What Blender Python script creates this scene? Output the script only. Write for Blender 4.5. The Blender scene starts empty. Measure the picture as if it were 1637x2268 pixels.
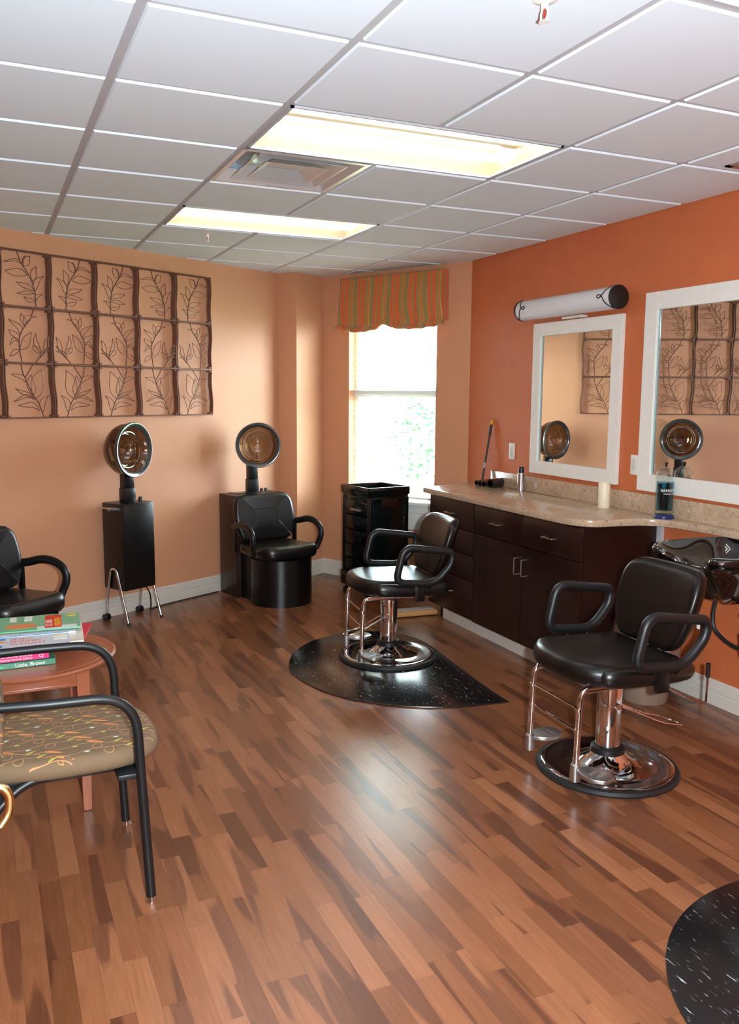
import bpy, bmesh, math, random
from math import sin, cos, pi, radians, atan2, hypot, sqrt
from mathutils import Vector, Matrix
random.seed(7)
SC = bpy.context.scene
COL = SC.collection

# ---------------------------------------------------------------- camera, world, lights, exposure
H = 2.638
CAM = Vector((0.1744, -2.457, 1.6202))
cam = bpy.data.cameras.new('camera'); co = bpy.data.objects.new('camera', cam); COL.objects.link(co)
Rr = Vector((0.91300, -0.40789, 0.00732)); Uu = Vector((0.04886, 0.12713, 0.99068)); Ff = Vector((0.40478, 0.90450, -0.13548))
yaw, pit, rol = 0.4208, -0.1359, 0.0073
f_ = Vector((sin(yaw)*cos(pit), cos(yaw)*cos(pit), sin(pit))); r_ = Vector((cos(yaw), -sin(yaw), 0)); u_ = r_.cross(f_)
Rr = cos(rol)*r_ + sin(rol)*u_; Uu = -sin(rol)*r_ + cos(rol)*u_
mw = Matrix(((Rr.x, Uu.x, -f_.x, CAM.x), (Rr.y, Uu.y, -f_.y, CAM.y), (Rr.z, Uu.z, -f_.z, CAM.z), (0, 0, 0, 1)))
co.matrix_world = mw
cam.sensor_fit = 'HORIZONTAL'; cam.sensor_width = 36; cam.lens = 36*1903.8/1637
cam.clip_start = 0.05
SC.camera = co
SC.view_settings.view_transform = 'Standard'; SC.view_settings.look = 'None'
SC.view_settings.gamma = 1; SC.view_settings.use_curve_mapping = False
SC.view_settings.exposure = 0.66

w = bpy.data.worlds.new('world'); SC.world = w; w.use_nodes = True
bg = w.node_tree.nodes['Background']; bg.inputs[0].default_value = (0.74, 0.87, 1.0, 1); bg.inputs[1].default_value = 24.0
TUBE_E = 8.0

def area(name, loc, target, sx, sy, power, col, spread=180):
    l = bpy.data.lights.new(name, 'AREA'); l.shape = 'RECTANGLE'; l.size = sx; l.size_y = sy
    l.energy = power; l.color = col; l.spread = radians(spread)
    o = bpy.data.objects.new(name, l); COL.objects.link(o); o.location = loc
    o.rotation_euler = (Vector(target)-Vector(loc)).to_track_quat('-Z', 'Y').to_euler(); return o
# the photographer's flash, beside the lens
fl = bpy.data.lights.new('camera_flash', 'SPOT'); fl.energy = 400; fl.color = (0.80, 0.92, 1.0); fl.spot_size = radians(150); fl.spot_blend = 0.6; fl.shadow_soft_size = 0.03
fo = bpy.data.objects.new('camera_flash', fl); COL.objects.link(fo); fo.location = (0.34, -2.46, 1.63)
fo.rotation_euler = Vector((0.40, 0.90, 0.25)).to_track_quat('-Z', 'Y').to_euler()
# added fill light, an unseen source in the corridor behind the photographer
area('added_corridor_fill', (0.6, -3.1, 2.60), (0.6, -3.1, 0), 0.9, 0.6, 28, (1.0, 0.95, 0.86))
sun = bpy.data.lights.new('sun', 'SUN'); sun.energy = 4; sun.angle = radians(1); sun.color = (1, 0.95, 0.88)
so = bpy.data.objects.new('sun', sun); COL.objects.link(so); so.location = (0, 0, 8)
so.rotation_euler = Vector((0.55, 0.35, -0.75)).to_track_quat('-Z', 'Y').to_euler()

# ---------------------------------------------------------------- materials
def lin(c):
    return tuple(((x/255)/12.92 if x/255 <= 0.04045 else ((x/255+0.055)/1.055)**2.4) for x in c)
def P(name, rgb, rough=0.5, metal=0.0, spec=0.5, coat=0.0, coatr=0.1, noise=None, bump=None, trans=0.0, ior=None, emit=None):
    m = bpy.data.materials.new(name); m.use_nodes = True
    nt = m.node_tree; b = nt.nodes['Principled BSDF']
    c = lin(rgb) + (1,)
    b.inputs['Base Color'].default_value = c
    b.inputs['Roughness'].default_value = rough; b.inputs['Metallic'].default_value = metal
    b.inputs['Specular IOR Level'].default_value = spec
    b.inputs['Coat Weight'].default_value = coat; b.inputs['Coat Roughness'].default_value = coatr
    b.inputs['Transmission Weight'].default_value = trans
    if ior: b.inputs['IOR'].default_value = ior
    if emit: b.inputs['Emission Color'].default_value = lin(emit[0])+(1,); b.inputs['Emission Strength'].default_value = emit[1]
    tc = nt.nodes.new('ShaderNodeTexCoord')
    if noise is None: noise = (30, 0.06)
    if noise:
        sc, amt = noise[0], noise[1]
        n = nt.nodes.new('ShaderNodeTexNoise'); n.inputs['Scale'].default_value = sc; n.inputs['Detail'].default_value = 3
        nt.links.new(tc.outputs['Object'], n.inputs['Vector'])
        mx = nt.nodes.new('ShaderNodeMix'); mx.data_type = 'RGBA'
        mx.inputs[6].default_value = tuple(x*(1-amt) for x in c[:3])+(1,); mx.inputs[7].default_value = tuple(min(1, x*(1+amt)) for x in c[:3])+(1,)
        nt.links.new(n.outputs[0], mx.inputs[0]); nt.links.new(mx.outputs[2], b.inputs['Base Color'])
    if bump:
        n = nt.nodes.new('ShaderNodeTexNoise'); n.inputs['Scale'].default_value = bump[0]; n.inputs['Detail'].default_value = 4
        if len(bump) > 2:
            mp = nt.nodes.new('ShaderNodeMapping'); mp.inputs['Scale'].default_value = bump[2]
            nt.links.new(tc.outputs['Object'], mp.inputs[0]); nt.links.new(mp.outputs[0], n.inputs['Vector'])
        else: nt.links.new(tc.outputs['Object'], n.inputs['Vector'])
        bp = nt.nodes.new('ShaderNodeBump'); bp.inputs['Strength'].default_value = bump[1]; bp.inputs['Distance'].default_value = 0.004
        nt.links.new(n.outputs[0], bp.inputs['Height']); nt.links.new(bp.outputs[0], b.inputs['Normal'])
    return m

def ramp(nt, stops, interp='LINEAR'):
    r = nt.nodes.new('ShaderNodeValToRGB'); r.color_ramp.interpolation = interp
    e = r.color_ramp.elements
    while len(e) < len(stops): e.new(0.5)
    for k, (p, c) in enumerate(stops):
        e[k].position = p; e[k].color = (tuple(c)+(1,)) if len(c) == 3 else c
    return r
def math_(nt, op, a, b=None):
    n = nt.nodes.new('ShaderNodeMath'); n.operation = op
    for i, v in enumerate((a, b)):
        if v is None: continue
        if isinstance(v, (int, float)): n.inputs[i].default_value = v
        else: nt.links.new(v, n.inputs[i])
    return n.outputs[0]

def floor_mat():
    m = bpy.data.materials.new('wood_strip_floor'); m.use_nodes = True; nt = m.node_tree; L = nt.links.new
    b = nt.nodes['Principled BSDF']; tc = nt.nodes.new('ShaderNodeTexCoord'); sp = nt.nodes.new('ShaderNodeSeparateXYZ')
    L(tc.outputs['Object'], sp.inputs[0]); X, Y = sp.outputs[0], sp.outputs[1]
    W, LN = 0.0665, 0.43
    u = math_(nt, 'DIVIDE', X, W); row = math_(nt, 'FLOOR', u); fu = math_(nt, 'FRACT', u)
    wn = nt.nodes.new('ShaderNodeTexWhiteNoise'); wn.noise_dimensions = '1D'; L(row, wn.inputs['W'])
    v = math_(nt, 'ADD', math_(nt, 'DIVIDE', Y, LN), math_(nt, 'MULTIPLY', wn.outputs['Value'], 7.3))
    cell = math_(nt, 'FLOOR', v); fv = math_(nt, 'FRACT', v)
    cb = nt.nodes.new('ShaderNodeCombineXYZ'); L(row, cb.inputs[0]); L(cell, cb.inputs[1])
    w2 = nt.nodes.new('ShaderNodeTexWhiteNoise'); w2.noise_dimensions = '3D'; L(cb.outputs[0], w2.inputs['Vector'])
    base = ramp(nt, [(0, lin((112, 67, 41))), (0.3, lin((128, 79, 50))), (0.6, lin((140, 88, 57))), (0.85, lin((152, 99, 67))), (1, lin((118, 71, 45)))])
    L(w2.outputs['Value'], base.inputs[0])
    # heartwood streaks: noise stretched along the strip, shifted per strip
    cb2 = nt.nodes.new('ShaderNodeCombineXYZ')
    L(math_(nt, 'MULTIPLY', X, 13), cb2.inputs[0]); L(math_(nt, 'MULTIPLY', Y, 1.25), cb2.inputs[1])
    L(math_(nt, 'MULTIPLY', w2.outputs['Value'], 60), cb2.inputs[2])
    n1 = nt.nodes.new('ShaderNodeTexNoise'); n1.inputs['Scale'].default_value = 1.0; n1.inputs['Detail'].default_value = 0.6; n1.inputs['Distortion'].default_value = 0.15
    L(cb2.outputs[0], n1.inputs['Vector'])
    r1 = ramp(nt, [(0.56, (0, 0, 0)), (0.59, (1, 1, 1))]); L(n1.outputs[0], r1.inputs[0])
    dark = ramp(nt, [(0, lin((82, 46, 30))), (0.5, lin((96, 56, 37))), (1, lin((110, 67, 46)))]); L(w2.outputs['Value'], dark.inputs[0])
    mx = nt.nodes.new('ShaderNodeMix'); mx.data_type = 'RGBA'; L(math_(nt, 'MULTIPLY', r1.outputs[0], 0.85), mx.inputs[0]); L(base.outputs[0], mx.inputs[6]); L(dark.outputs[0], mx.inputs[7])
    # grain
    cb3 = nt.nodes.new('ShaderNodeCombineXYZ'); L(math_(nt, 'MULTIPLY', X, 140), cb3.inputs[0]); L(math_(nt, 'MULTIPLY', Y, 7), cb3.inputs[1]); L(math_(nt, 'MULTIPLY', w2.outputs['Value'], 30), cb3.inputs[2])
    n2 = nt.nodes.new('ShaderNodeTexNoise'); n2.inputs['Scale'].default_value = 1.0; n2.inputs['Detail'].default_value = 3; L(cb3.outputs[0], n2.inputs['Vector'])
    g = ramp(nt, [(0.25, (0.80, 0.78, 0.76)), (0.7, (1.08, 1.08, 1.08))]); L(n2.outputs[0], g.inputs[0])
    m2 = nt.nodes.new('ShaderNodeMix'); m2.data_type = 'RGBA'; m2.blend_type = 'MULTIPLY'; m2.inputs[0].default_value = 1; L(mx.outputs[2], m2.inputs[6]); L(g.outputs[0], m2.inputs[7])
    # seams
    e1 = math_(nt, 'LESS_THAN', math_(nt, 'MINIMUM', fu, math_(nt, 'SUBTRACT', 1, fu)), 0.012)
    e2 = math_(nt, 'LESS_THAN', fv, 0.004)
    e = math_(nt, 'MAXIMUM', e1, e2)
    m3 = nt.nodes.new('ShaderNodeMix'); m3.data_type = 'RGBA'; L(math_(nt, 'MULTIPLY', e, 0.35), m3.inputs[0]); L(m2.outputs[2], m3.inputs[6]); m3.inputs[7].default_value = lin((80, 45, 30))+(1,)
    L(m3.outputs[2], b.inputs['Base Color'])
    b.inputs['Specular IOR Level'].default_value = 0.75
    n3 = nt.nodes.new('ShaderNodeTexNoise'); n3.inputs['Scale'].default_value = 3; n3.inputs['Detail'].default_value = 2; L(tc.outputs['Object'], n3.inputs['Vector'])
    rr = ramp(nt, [(0.3, (0.25, 0.25, 0.25)), (0.75, (0.33, 0.33, 0.33))]); L(n3.outputs[0], rr.inputs[0]); b.inputs['Roughness'].default_value = 0.28
    bp = nt.nodes.new('ShaderNodeBump'); bp.inputs['Strength'].default_value = 0.12; bp.inputs['Distance'].default_value = 0.001; L(n2.outputs[0], bp.inputs['Height']); L(bp.outputs[0], b.inputs['Normal'])
    return m

def speckle_mat(name, base, c2, c3, rough):
    m = bpy.data.materials.new(name); m.use_nodes = True; nt = m.node_tree; L = nt.links.new; b = nt.nodes['Principled BSDF']
    tc = nt.nodes.new('ShaderNodeTexCoord')
    n = nt.nodes.new('ShaderNodeTexNoise'); n.inputs['Scale'].default_value = 55; n.inputs['Detail'].default_value = 6; n.inputs['Roughness'].default_value = 0.75; L(tc.outputs['Object'], n.inputs['Vector'])
    r = ramp(nt, [(0.36, lin(c3)), (0.44, lin(base)), (0.56, lin(base)), (0.66, lin(c2))]); L(n.outputs[0], r.inputs[0])
    n2 = nt.nodes.new('ShaderNodeTexNoise'); n2.inputs['Scale'].default_value = 9; n2.inputs['Detail'].default_value = 2; L(tc.outputs['Object'], n2.inputs['Vector'])
    g = ramp(nt, [(0.3, (0.88, 0.86, 0.84)), (0.7, (1.06, 1.06, 1.06))]); L(n2.outputs[0], g.inputs[0])
    m2 = nt.nodes.new('ShaderNodeMix'); m2.data_type = 'RGBA'; m2.blend_type = 'MULTIPLY'; m2.inputs[0].default_value = 1; L(r.outputs[0], m2.inputs[6]); L(g.outputs[0], m2.inputs[7])
    L(m2.outputs[2], b.inputs['Base Color']); b.inputs['Roughness'].default_value = rough
    return m

def fleck_mat():
    m = bpy.data.materials.new('black_vinyl_with_white_flecks'); m.use_nodes = True; nt = m.node_tree; L = nt.links.new; b = nt.nodes['Principled BSDF']
    tc = nt.nodes.new('ShaderNodeTexCoord'); mp = nt.nodes.new('ShaderNodeMapping'); mp.inputs['Rotation'].default_value = (0, 0, radians(14)); mp.inputs['Scale'].default_value = (120, 17, 1)
    L(tc.outputs['Object'], mp.inputs[0])
    n = nt.nodes.new('ShaderNodeTexNoise'); n.inputs['Scale'].default_value = 1; n.inputs['Detail'].default_value = 3; n.inputs['Roughness'].default_value = 0.6; L(mp.outputs[0], n.inputs['Vector'])
    r = ramp(nt, [(0.64, lin((20, 20, 22))), (0.72, lin((180, 190, 195)))]); L(n.outputs[0], r.inputs[0])
    L(r.outputs[0], b.inputs['Base Color']); b.inputs['Roughness'].default_value = 0.2; b.inputs['Specular IOR Level'].default_value = 0.8
    n2 = nt.nodes.new('ShaderNodeTexNoise'); n2.inputs['Scale'].default_value = 5; n2.inputs['Detail'].default_value = 2; L(tc.outputs['Object'], n2.inputs['Vector'])
    bp = nt.nodes.new('ShaderNodeBump'); bp.inputs['Strength'].default_value = 0.15; bp.inputs['Distance'].default_value = 0.003; L(n2.outputs[0], bp.inputs['Height']); L(bp.outputs[0], b.inputs['Normal'])
    return m

def stripe_mat():
    m = bpy.data.materials.new('striped_valance_fabric'); m.use_nodes = True; nt = m.node_tree; L = nt.links.new; b = nt.nodes['Principled BSDF']
    tc = nt.nodes.new('ShaderNodeTexCoord'); sp = nt.nodes.new('ShaderNodeSeparateXYZ'); L(tc.outputs['UV'], sp.inputs[0])
    u = math_(nt, 'FRACT', math_(nt, 'DIVIDE', sp.outputs[0], 0.176))
    red, oli, gold, tan = lin((214, 92, 44)), lin((150, 124, 72)), lin((204, 138, 50)), lin((168, 122, 66))
    r = ramp(nt, [(0, oli), (0.10, gold), (0.12, red), (0.27, gold), (0.29, oli), (0.36, gold), (0.38, red), (0.54, gold), (0.56, oli), (0.66, gold), (0.69, tan), (0.73, lin((196, 112, 54))), (0.77, tan), (0.82, gold), (0.86, oli)], 'CONSTANT')
    L(u, r.inputs[0]); L(r.outputs[0], b.inputs['Base Color']); b.inputs['Roughness'].default_value = 0.45
    b.inputs['Sheen Weight'].default_value = 0.3
    n = nt.nodes.new('ShaderNodeTexNoise'); n.inputs['Scale'].default_value = 300; L(tc.outputs['Object'], n.inputs['Vector'])
    bp = nt.nodes.new('ShaderNodeBump'); bp.inputs['Strength'].default_value = 0.2; bp.inputs['Distance'].default_value = 0.001; L(n.outputs[0], bp.inputs['Height']); L(bp.outputs[0], b.inputs['Normal'])
    return m

def smoky(name, col, gl=0.10, rough=0.03):
    m = bpy.data.materials.new(name); m.use_nodes = True; nt = m.node_tree; L = nt.links.new
    nt.nodes.remove(nt.nodes['Principled BSDF']); out = nt.nodes['Material Output']
    t = nt.nodes.new('ShaderNodeBsdfTransparent'); t.inputs[0].default_value = tuple(col)+(1,)
    g = nt.nodes.new('ShaderNodeBsdfGlossy'); g.inputs['Roughness'].default_value = rough; g.inputs[0].default_value = (1, 1, 1, 1)
    lw = nt.nodes.new('ShaderNodeLayerWeight')
    mx = nt.nodes.new('ShaderNodeMixShader')
    L(math_(nt, 'ADD', math_(nt, 'MULTIPLY', math_(nt, 'POWER', lw.outputs['Facing'], 4), 0.6), gl*0.6), mx.inputs[0]); L(t.outputs[0], mx.inputs[1]); L(g.outputs[0], mx.inputs[2]); L(mx.outputs[0], out.inputs[0])
    return m

def brick_mat():
    m = bpy.data.materials.new('outside_brick'); m.use_nodes = True; nt = m.node_tree; L = nt.links.new; b = nt.nodes['Principled BSDF']
    tc = nt.nodes.new('ShaderNodeTexCoord'); bt = nt.nodes.new('ShaderNodeTexBrick'); bt.inputs['Scale'].default_value = 4.0
    bt.inputs['Color1'].default_value = lin((118, 60, 42))+(1,); bt.inputs['Color2'].default_value = lin((190, 140, 108))+(1,); bt.inputs['Mortar'].default_value = lin((225, 215, 200))+(1,)
    bt.inputs['Mortar Size'].default_value = 0.02
    mp = nt.nodes.new('ShaderNodeMapping'); mp.inputs['Rotation'].default_value = (radians(90), 0, 0)
    L(tc.outputs['Object'], mp.inputs[0]); L(mp.outputs[0], bt.inputs['Vector']); L(bt.outputs[0], b.inputs['Base Color']); b.inputs['Roughness'].default_value = 0.9
    return m

M = {}
M['peach'] = P('peach_wall_paint', (208, 149, 112), 0.55, noise=(3, 0.015), bump=(160, 0.05))
M['orange'] = P('orange_wallpaper', (198, 106, 62), 0.5, noise=(7, 0.10), bump=(20, 0.5, (1, 1.2, 14)))
M['ceil'] = P('ceiling_tile', (234, 243, 252), 0.85, noise=(240, 0.05), bump=(500, 0.10))
M['grid'] = P('ceiling_grid', (190, 188, 192), 0.5)
M['trim'] = P('white_painted_trim', (214, 206, 194), 0.4)
M['white'] = P('white_frame_paint', (232, 228, 220), 0.4)
M['floor'] = floor_mat()
M['lam'] = speckle_mat('speckled_beige_laminate', (186, 160, 134), (206, 186, 162), (140, 112, 88), 0.16)
M['espresso'] = P('espresso_wood', (34, 14, 9), 0.34, noise=(9, 0.35), bump=(10, 0.1, (1, 1, 0.2)))
M['chrome'] = P('polished_chrome', (225, 225, 228), 0.06, 1.0, noise=False)
M['alu'] = P('cast_aluminium', (190, 190, 190), 0.38, 1.0)
M['nickel'] = P('brushed_nickel', (200, 190, 180), 0.28, 1.0)
M['vinyl'] = P('black_vinyl', (11, 10, 10), 0.33, coat=0.25, coatr=0.3, bump=(350, 0.06))
M['vinyld'] = P('dark_seat_vinyl', (13, 9, 8), 0.33, spec=0.4, bump=(350, 0.03))
M['plastic'] = P('black_plastic', (16, 16, 17), 0.38)
M['gloss'] = P('glossy_black_porcelain', (8, 8, 9), 0.05, coat=1.0, coatr=0.03)
M['metalblack'] = P('black_enamelled_steel', (10, 10, 10), 0.30)
M['brownlam'] = P('dark_brown_laminate', (40, 20, 14), 0.28)
M['rubber'] = P('black_rubber', (24, 24, 26), 0.5)
M['flecks'] = fleck_mat()
M['stripe'] = stripe_mat()
M['smoke'] = smoky('smoked_brown_plastic', (0.32, 0.215, 0.13), 0.09)
M['smoke2'] = smoky('smoked_inner_plastic', (0.62, 0.52, 0.40), 0.14)
M['rim'] = P('grey_hood_rim', (62, 62, 62), 0.2, coat=0.6)
M['bronze'] = P('bronze_painted_iron', (122, 84, 66), 0.45, 0.35)
M['mirror'] = P('mirror_glass', (238, 240, 238), 0.0, 1.0, noise=False)
M['bevelg'] = P('mirror_bevel', (170, 195, 195), 0.12, 0.6)
M['vent'] = P('polished_vent_metal', (222, 220, 218), 0.34, 0.5)
M['tube'] = P('lit_fluorescent_tube', (255, 250, 235), 0.5, emit=((228, 240, 255), TUBE_E), noise=False)
M['reflector'] = P('white_enamel_reflector', (220, 198, 156), 0.45)
M['frost'] = P('frosted_white_acrylic', (222, 220, 222), 0.35)
M['iron'] = P('black_iron', (22, 20, 20), 0.4)
M['cherry'] = P('cherry_wood', (150, 84, 56), 0.30, noise=(12, 0.12), bump=(8, 0.1, (1, 6, 1)))
M['fabric'] = P('brown_upholstery', (112, 90, 66), 0.85, noise=(400, 0.12), bump=(600, 0.25))
M['vine'] = P('tan_thread', (196, 138, 92), 0.8); M['leafy'] = P('yellow_green_thread', (186, 176, 76), 0.8)
M['leafo'] = P('orange_thread', (206, 134, 80), 0.8); M['dotb'] = P('pale_blue_thread', (186, 208, 202), 0.8)
M['frame_b'] = P('black_powder_coated_tube', (17, 18, 20), 0.42)
M['wax'] = P('ivory_wax', (232, 218, 190), 0.4)
M['yellow'] = P('yellow_plastic', (230, 160, 20), 0.4)
M['brass'] = P('polished_brass', (206, 182, 130), 0.18, 1.0)
M['trolley'] = P('dark_trolley_plastic', (10, 15, 14), 0.18)
M['blind'] = P('white_blind_slat', (244, 244, 240), 0.4)
M['glass'] = smoky('window_glass', (0.95, 0.97, 0.96), 0.04, 0.0)
M['clear'] = smoky('clear_glass', (0.88, 0.93, 0.93), 0.10, 0.0)
M['blue'] = smoky('blue_disinfectant', (0.16, 0.62, 0.74), 0.05, 0.0)
M['bluep'] = P('blue_plastic', (16, 38, 92), 0.3)
M['bag'] = smoky('clear_bin_liner', (0.72, 0.68, 0.70), 0.45, 0.30)
M['binp'] = P('tan_bin_plastic', (150, 128, 112), 0.35)
M['brick'] = brick_mat()
M['grass'] = P('outside_lawn', (110, 150, 70), 0.9, noise=(8, 0.3))
M['leaf'] = P('outside_leaves', (34, 84, 46), 0.8)
M['bristle'] = P('grey_bristles', (150, 144, 140), 0.9)
M['palewood'] = P('pale_varnished_wood', (206, 150, 92), 0.4, noise=(14, 0.12))
M['paper'] = P('page_paper', (226, 220, 204), 0.8, noise=(90, 0.08))
def flat(name, rgb, r=0.35): return P(name, rgb, r)

# ---------------------------------------------------------------- mesh fragments: (verts, faces)
def frag(bm):
    bm.verts.index_update(); r = ([v.co.copy() for v in bm.verts], [[v.index for v in f.verts] for f in bm.faces]); bm.free(); return r
def box(x0, x1, y0, y1, z0, z1, bev=0.0, seg=2):
    bm = bmesh.new(); bmesh.ops.create_cube(bm, size=1)
    for v in bm.verts: v.co = Vector(((x0+x1)/2+v.co.x*(x1-x0), (y0+y1)/2+v.co.y*(y1-y0), (z0+z1)/2+v.co.z*(z1-z0)))
    if bev: bmesh.ops.bevel(bm, geom=bm.edges[:], offset=bev, segments=seg, affect='EDGES', profile=0.5)
    return frag(bm)
def catmull(pts, k=6, closed=False):
    pts = [Vector(p) for p in pts]; n = len(pts); out = []
    rng = range(n) if closed else range(n-1)
    for i in rng:
        if closed: a, b, c, d = pts[(i-1) % n], pts[i], pts[(i+1) % n], pts[(i+2) % n]
        else: a, b, c, d = pts[max(i-1, 0)], pts[i], pts[i+1], pts[min(i+2, n-1)]
        for j in range(k):
            t = j/k
            out.append(0.5*((2*b)+(c-a)*t+(2*a-5*b+4*c-d)*t*t+(3*b-a-3*c+d)*t**3))
    if not closed: out.append(pts[-1])
    return out
def fillet(pts, r, k=5, closed=False):
    pts = [Vector(p) for p in pts]; n = len(pts); out = []
    rs = r if isinstance(r, (list, tuple)) else [r]*n
    for i in range(n):
        if not closed and i in (0, n-1): out.append(pts[i]); continue
        p = pts[i]; a = pts[(i-1) % n]-p; b = pts[(i+1) % n]-p
        la, lb = a.length, b.length; a.normalize(); b.normalize()
        rr = min(rs[i], la*0.49, lb*0.49)
        s, e = p+a*rr, p+b*rr
        for j in range(k+1):
            t = j/k; out.append((1-t)**2*s+2*t*(1-t)*p+t*t*e)
    return out
def tube(pts, r, n=10, closed=False, ry=None, up=None):
    pts = [Vector(p) for p in pts]; m = len(pts); V = []; F = []
    rad = r if isinstance(r, (list, tuple)) else [r]*m
    prev = None
    for i in range(m):
        if closed: t = pts[(i+1) % m]-pts[(i-1) % m]
        else: t = pts[min(i+1, m-1)]-pts[max(i-1, 0)]
        if t.length < 1e-9: t = Vector((0, 0, 1))
        t.normalize()
        if prev is None:
            a = Vector(up) if up else (Vector((0, 0, 1)) if abs(t.z) < 0.9 else Vector((1, 0, 0)))
        else: a = prev
        if up: a = Vector(up)
        a = a - t*a.dot(t)
        if a.length < 1e-6: a = Vector((1, 0, 0))-t*t.x
        a.normalize(); prev = a; b = t.cross(a)
        for k in range(n):
            th = 2*pi*k/n; V.append(pts[i]+a*((ry[i] if isinstance(ry, list) else ry) if ry else rad[i])*cos(th)+b*rad[i]*sin(th))
    rng = range(m) if closed else range(m-1)
    for i in rng:
        j = (i+1) % m
        for k in range(n): F.append([i*n+k, i*n+(k+1) % n, j*n+(k+1) % n, j*n+k])
    if not closed:
        F.append([k for k in range(n)][::-1]); F.append([(m-1)*n+k for k in range(n)])
    return V, F
def cyl(p0, p1, r0, r1=None, n=24):
    return tube([p0, p1], [r0, r0 if r1 is None else r1], n)
def lathe(prof, n=40, c=(0, 0, 0), axis='z', cap=True):
    V = []; F = []; m = len(prof)
    for r, z in prof:
        for k in range(n):
            th = 2*pi*k/n; p = Vector((r*cos(th), r*sin(th), z))
            if axis == 'y': p = Vector((p.x, -p.z, p.y))
            V.append(p+Vector(c))
    for i in range(m-1):
        for k in range(n): F.append([i*n+k, i*n+(k+1) % n, (i+1)*n+(k+1) % n, (i+1)*n+k])
    if cap and prof[0][0] > 1e-6: F.append([k for k in range(n)][::-1])
    if cap and prof[-1][0] > 1e-6: F.append([(m-1)*n+k for k in range(n)])
    return V, F
def prism(poly, z0, z1, bev=0.0, seg=2, ax='z'):
    bm = bmesh.new(); a = [bm.verts.new((p[0], p[1], z0)) for p in poly]; f = bm.faces.new(a)
    r = bmesh.ops.extrude_face_region(bm, geom=[f])
    for v in r['geom']:
        if isinstance(v, bmesh.types.BMVert): v.co.z = z1
    bmesh.ops.recalc_face_normals(bm, faces=bm.faces[:])
    if bev:
        ed = [e for e in bm.edges if abs(e.verts[0].co.z-e.verts[1].co.z) < 1e-6]
        bmesh.ops.bevel(bm, geom=ed, offset=bev, segments=seg, affect='EDGES', profile=0.5)
    return frag(bm)
def resamp(pts, n):
    P_ = [Vector(p) for p in pts]; L_ = [0]
    for i in range(len(P_)): L_.append(L_[-1]+(P_[(i+1) % len(P_)]-P_[i]).length)
    T = L_[-1]; out = []; j = 0
    for k in range(n):
        s = T*k/n
        while L_[j+1] < s: j += 1
        t = (s-L_[j])/max(1e-9, L_[j+1]-L_[j]); out.append(P_[j].lerp(P_[(j+1) % len(P_)], t))
    return out
def pad(outline, t, er, n=64, rings=5, k=5, crown=0.0, fn=None):
    """upholstered slab from a closed 2D outline: rounded edges of radius er, thickness t, crowned top"""
    o = resamp([Vector((p[0], p[1], 0)) for p in outline], n)
    c = sum(o, Vector())/n
    nr = []
    for i in range(n):
        d = o[(i+1) % n]-o[i-1]; d.normalize(); q = Vector((d.y, -d.x, 0))
        if q.dot(o[i]-c) < 0: q = -q
        nr.append(q)
    loops = []
    def ring(ins, z, sc=1.0): loops.append([((p-nr[i]*ins)-c)*sc+c+Vector((0, 0, z)) for i, p in enumerate(o)])
    for j in range(rings, 0, -1): ring(er, 0, 1-j/ (rings+0.0) if j < rings else 0.02)
    for j in range(k+1):
        a = pi/2*j/k; ring(er*(1-sin(a)), er*(1-cos(a)))
    for j in range(k+1):
        a = pi/2*j/k; ring(er*(1-cos(a)), t-er*(1-sin(a)))
    for j in range(1, rings+1): ring(er, t+crown*sin(pi/2*j/rings), 1-j/rings if j < rings else 0.02)
    V = [p for lp in loops for p in lp]; F = []
    for i in range(len(loops)-1):
        for q in range(n): F.append([i*n+q, i*n+(q+1) % n, (i+1)*n+(q+1) % n, (i+1)*n+q])
    F.append([q for q in range(n)][::-1]); F.append([(len(loops)-1)*n+q for q in range(n)])
    if fn: V = [Vector(fn(p)) for p in V]
    return V, F
def rrect(x0, x1, y0, y1, r, k=6):
    return [(p.x, p.y) for p in fillet([(x0, y0, 0), (x1, y0, 0), (x1, y1, 0), (x0, y1, 0)], r, k, True)]
def xf(fr, mat): return [mat @ v for v in fr[0]], fr[1]
def T(x, y, z): return Matrix.Translation((x, y, z))
def RZ(a): return Matrix.Rotation(a, 4, 'Z')
def RX(a): return Matrix.Rotation(a, 4, 'X')
def RY(a): return Matrix.Rotation(a, 4, 'Y')

def obj(name, frs, mat, parent=None, sharp=38, loc=None, rz=0, label=None):
    """frs: one fragment, or a list of fragments, or of (fragment, material index)"""
    if isinstance(frs, tuple): frs = [frs]
    mats = mat if isinstance(mat, list) else [mat]
    V = []; F = []; MI = []
    for fr in frs:
        mi = 0
        if len(fr) == 2 and isinstance(fr[1], int): fr, mi = fr
        o = len(V); V += [tuple(v) for v in fr[0]]; F += [[i+o for i in f] for f in fr[1]]; MI += [mi]*len(fr[1])
    me = bpy.data.meshes.new(name); me.from_pydata(V, [], F); me.update()
    for m in mats: me.materials.append(M[m] if isinstance(m, str) else m)
    for p, mi in zip(me.polygons, MI): p.material_index = mi; p.use_smooth = True
    bm = bmesh.new(); bm.from_mesh(me); bmesh.ops.recalc_face_normals(bm, faces=bm.faces[:]); bm.to_mesh(me); bm.free()
    me.set_sharp_from_angle(angle=radians(sharp))
    ob = bpy.data.objects.new(name, me); COL.objects.link(ob)
    if parent: ob.parent = parent
    if loc: ob.location = loc
    if rz: ob.rotation_euler = (0, 0, rz)
    if label: ob['label'] = label
    return ob
def tag(o, label, cat, group=None):
    o['label'] = label; o['category'] = cat
    if group: o['group'] = group
    return o
def thing(name, label, cat, loc=(0, 0, 0), rz=0, group=None):
    o = bpy.data.objects.new(name, None); COL.objects.link(o); o.location = loc; o.rotation_euler = (0, 0, rz); o.empty_display_size = 0.1
    return tag(o, label, cat, group)
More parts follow.
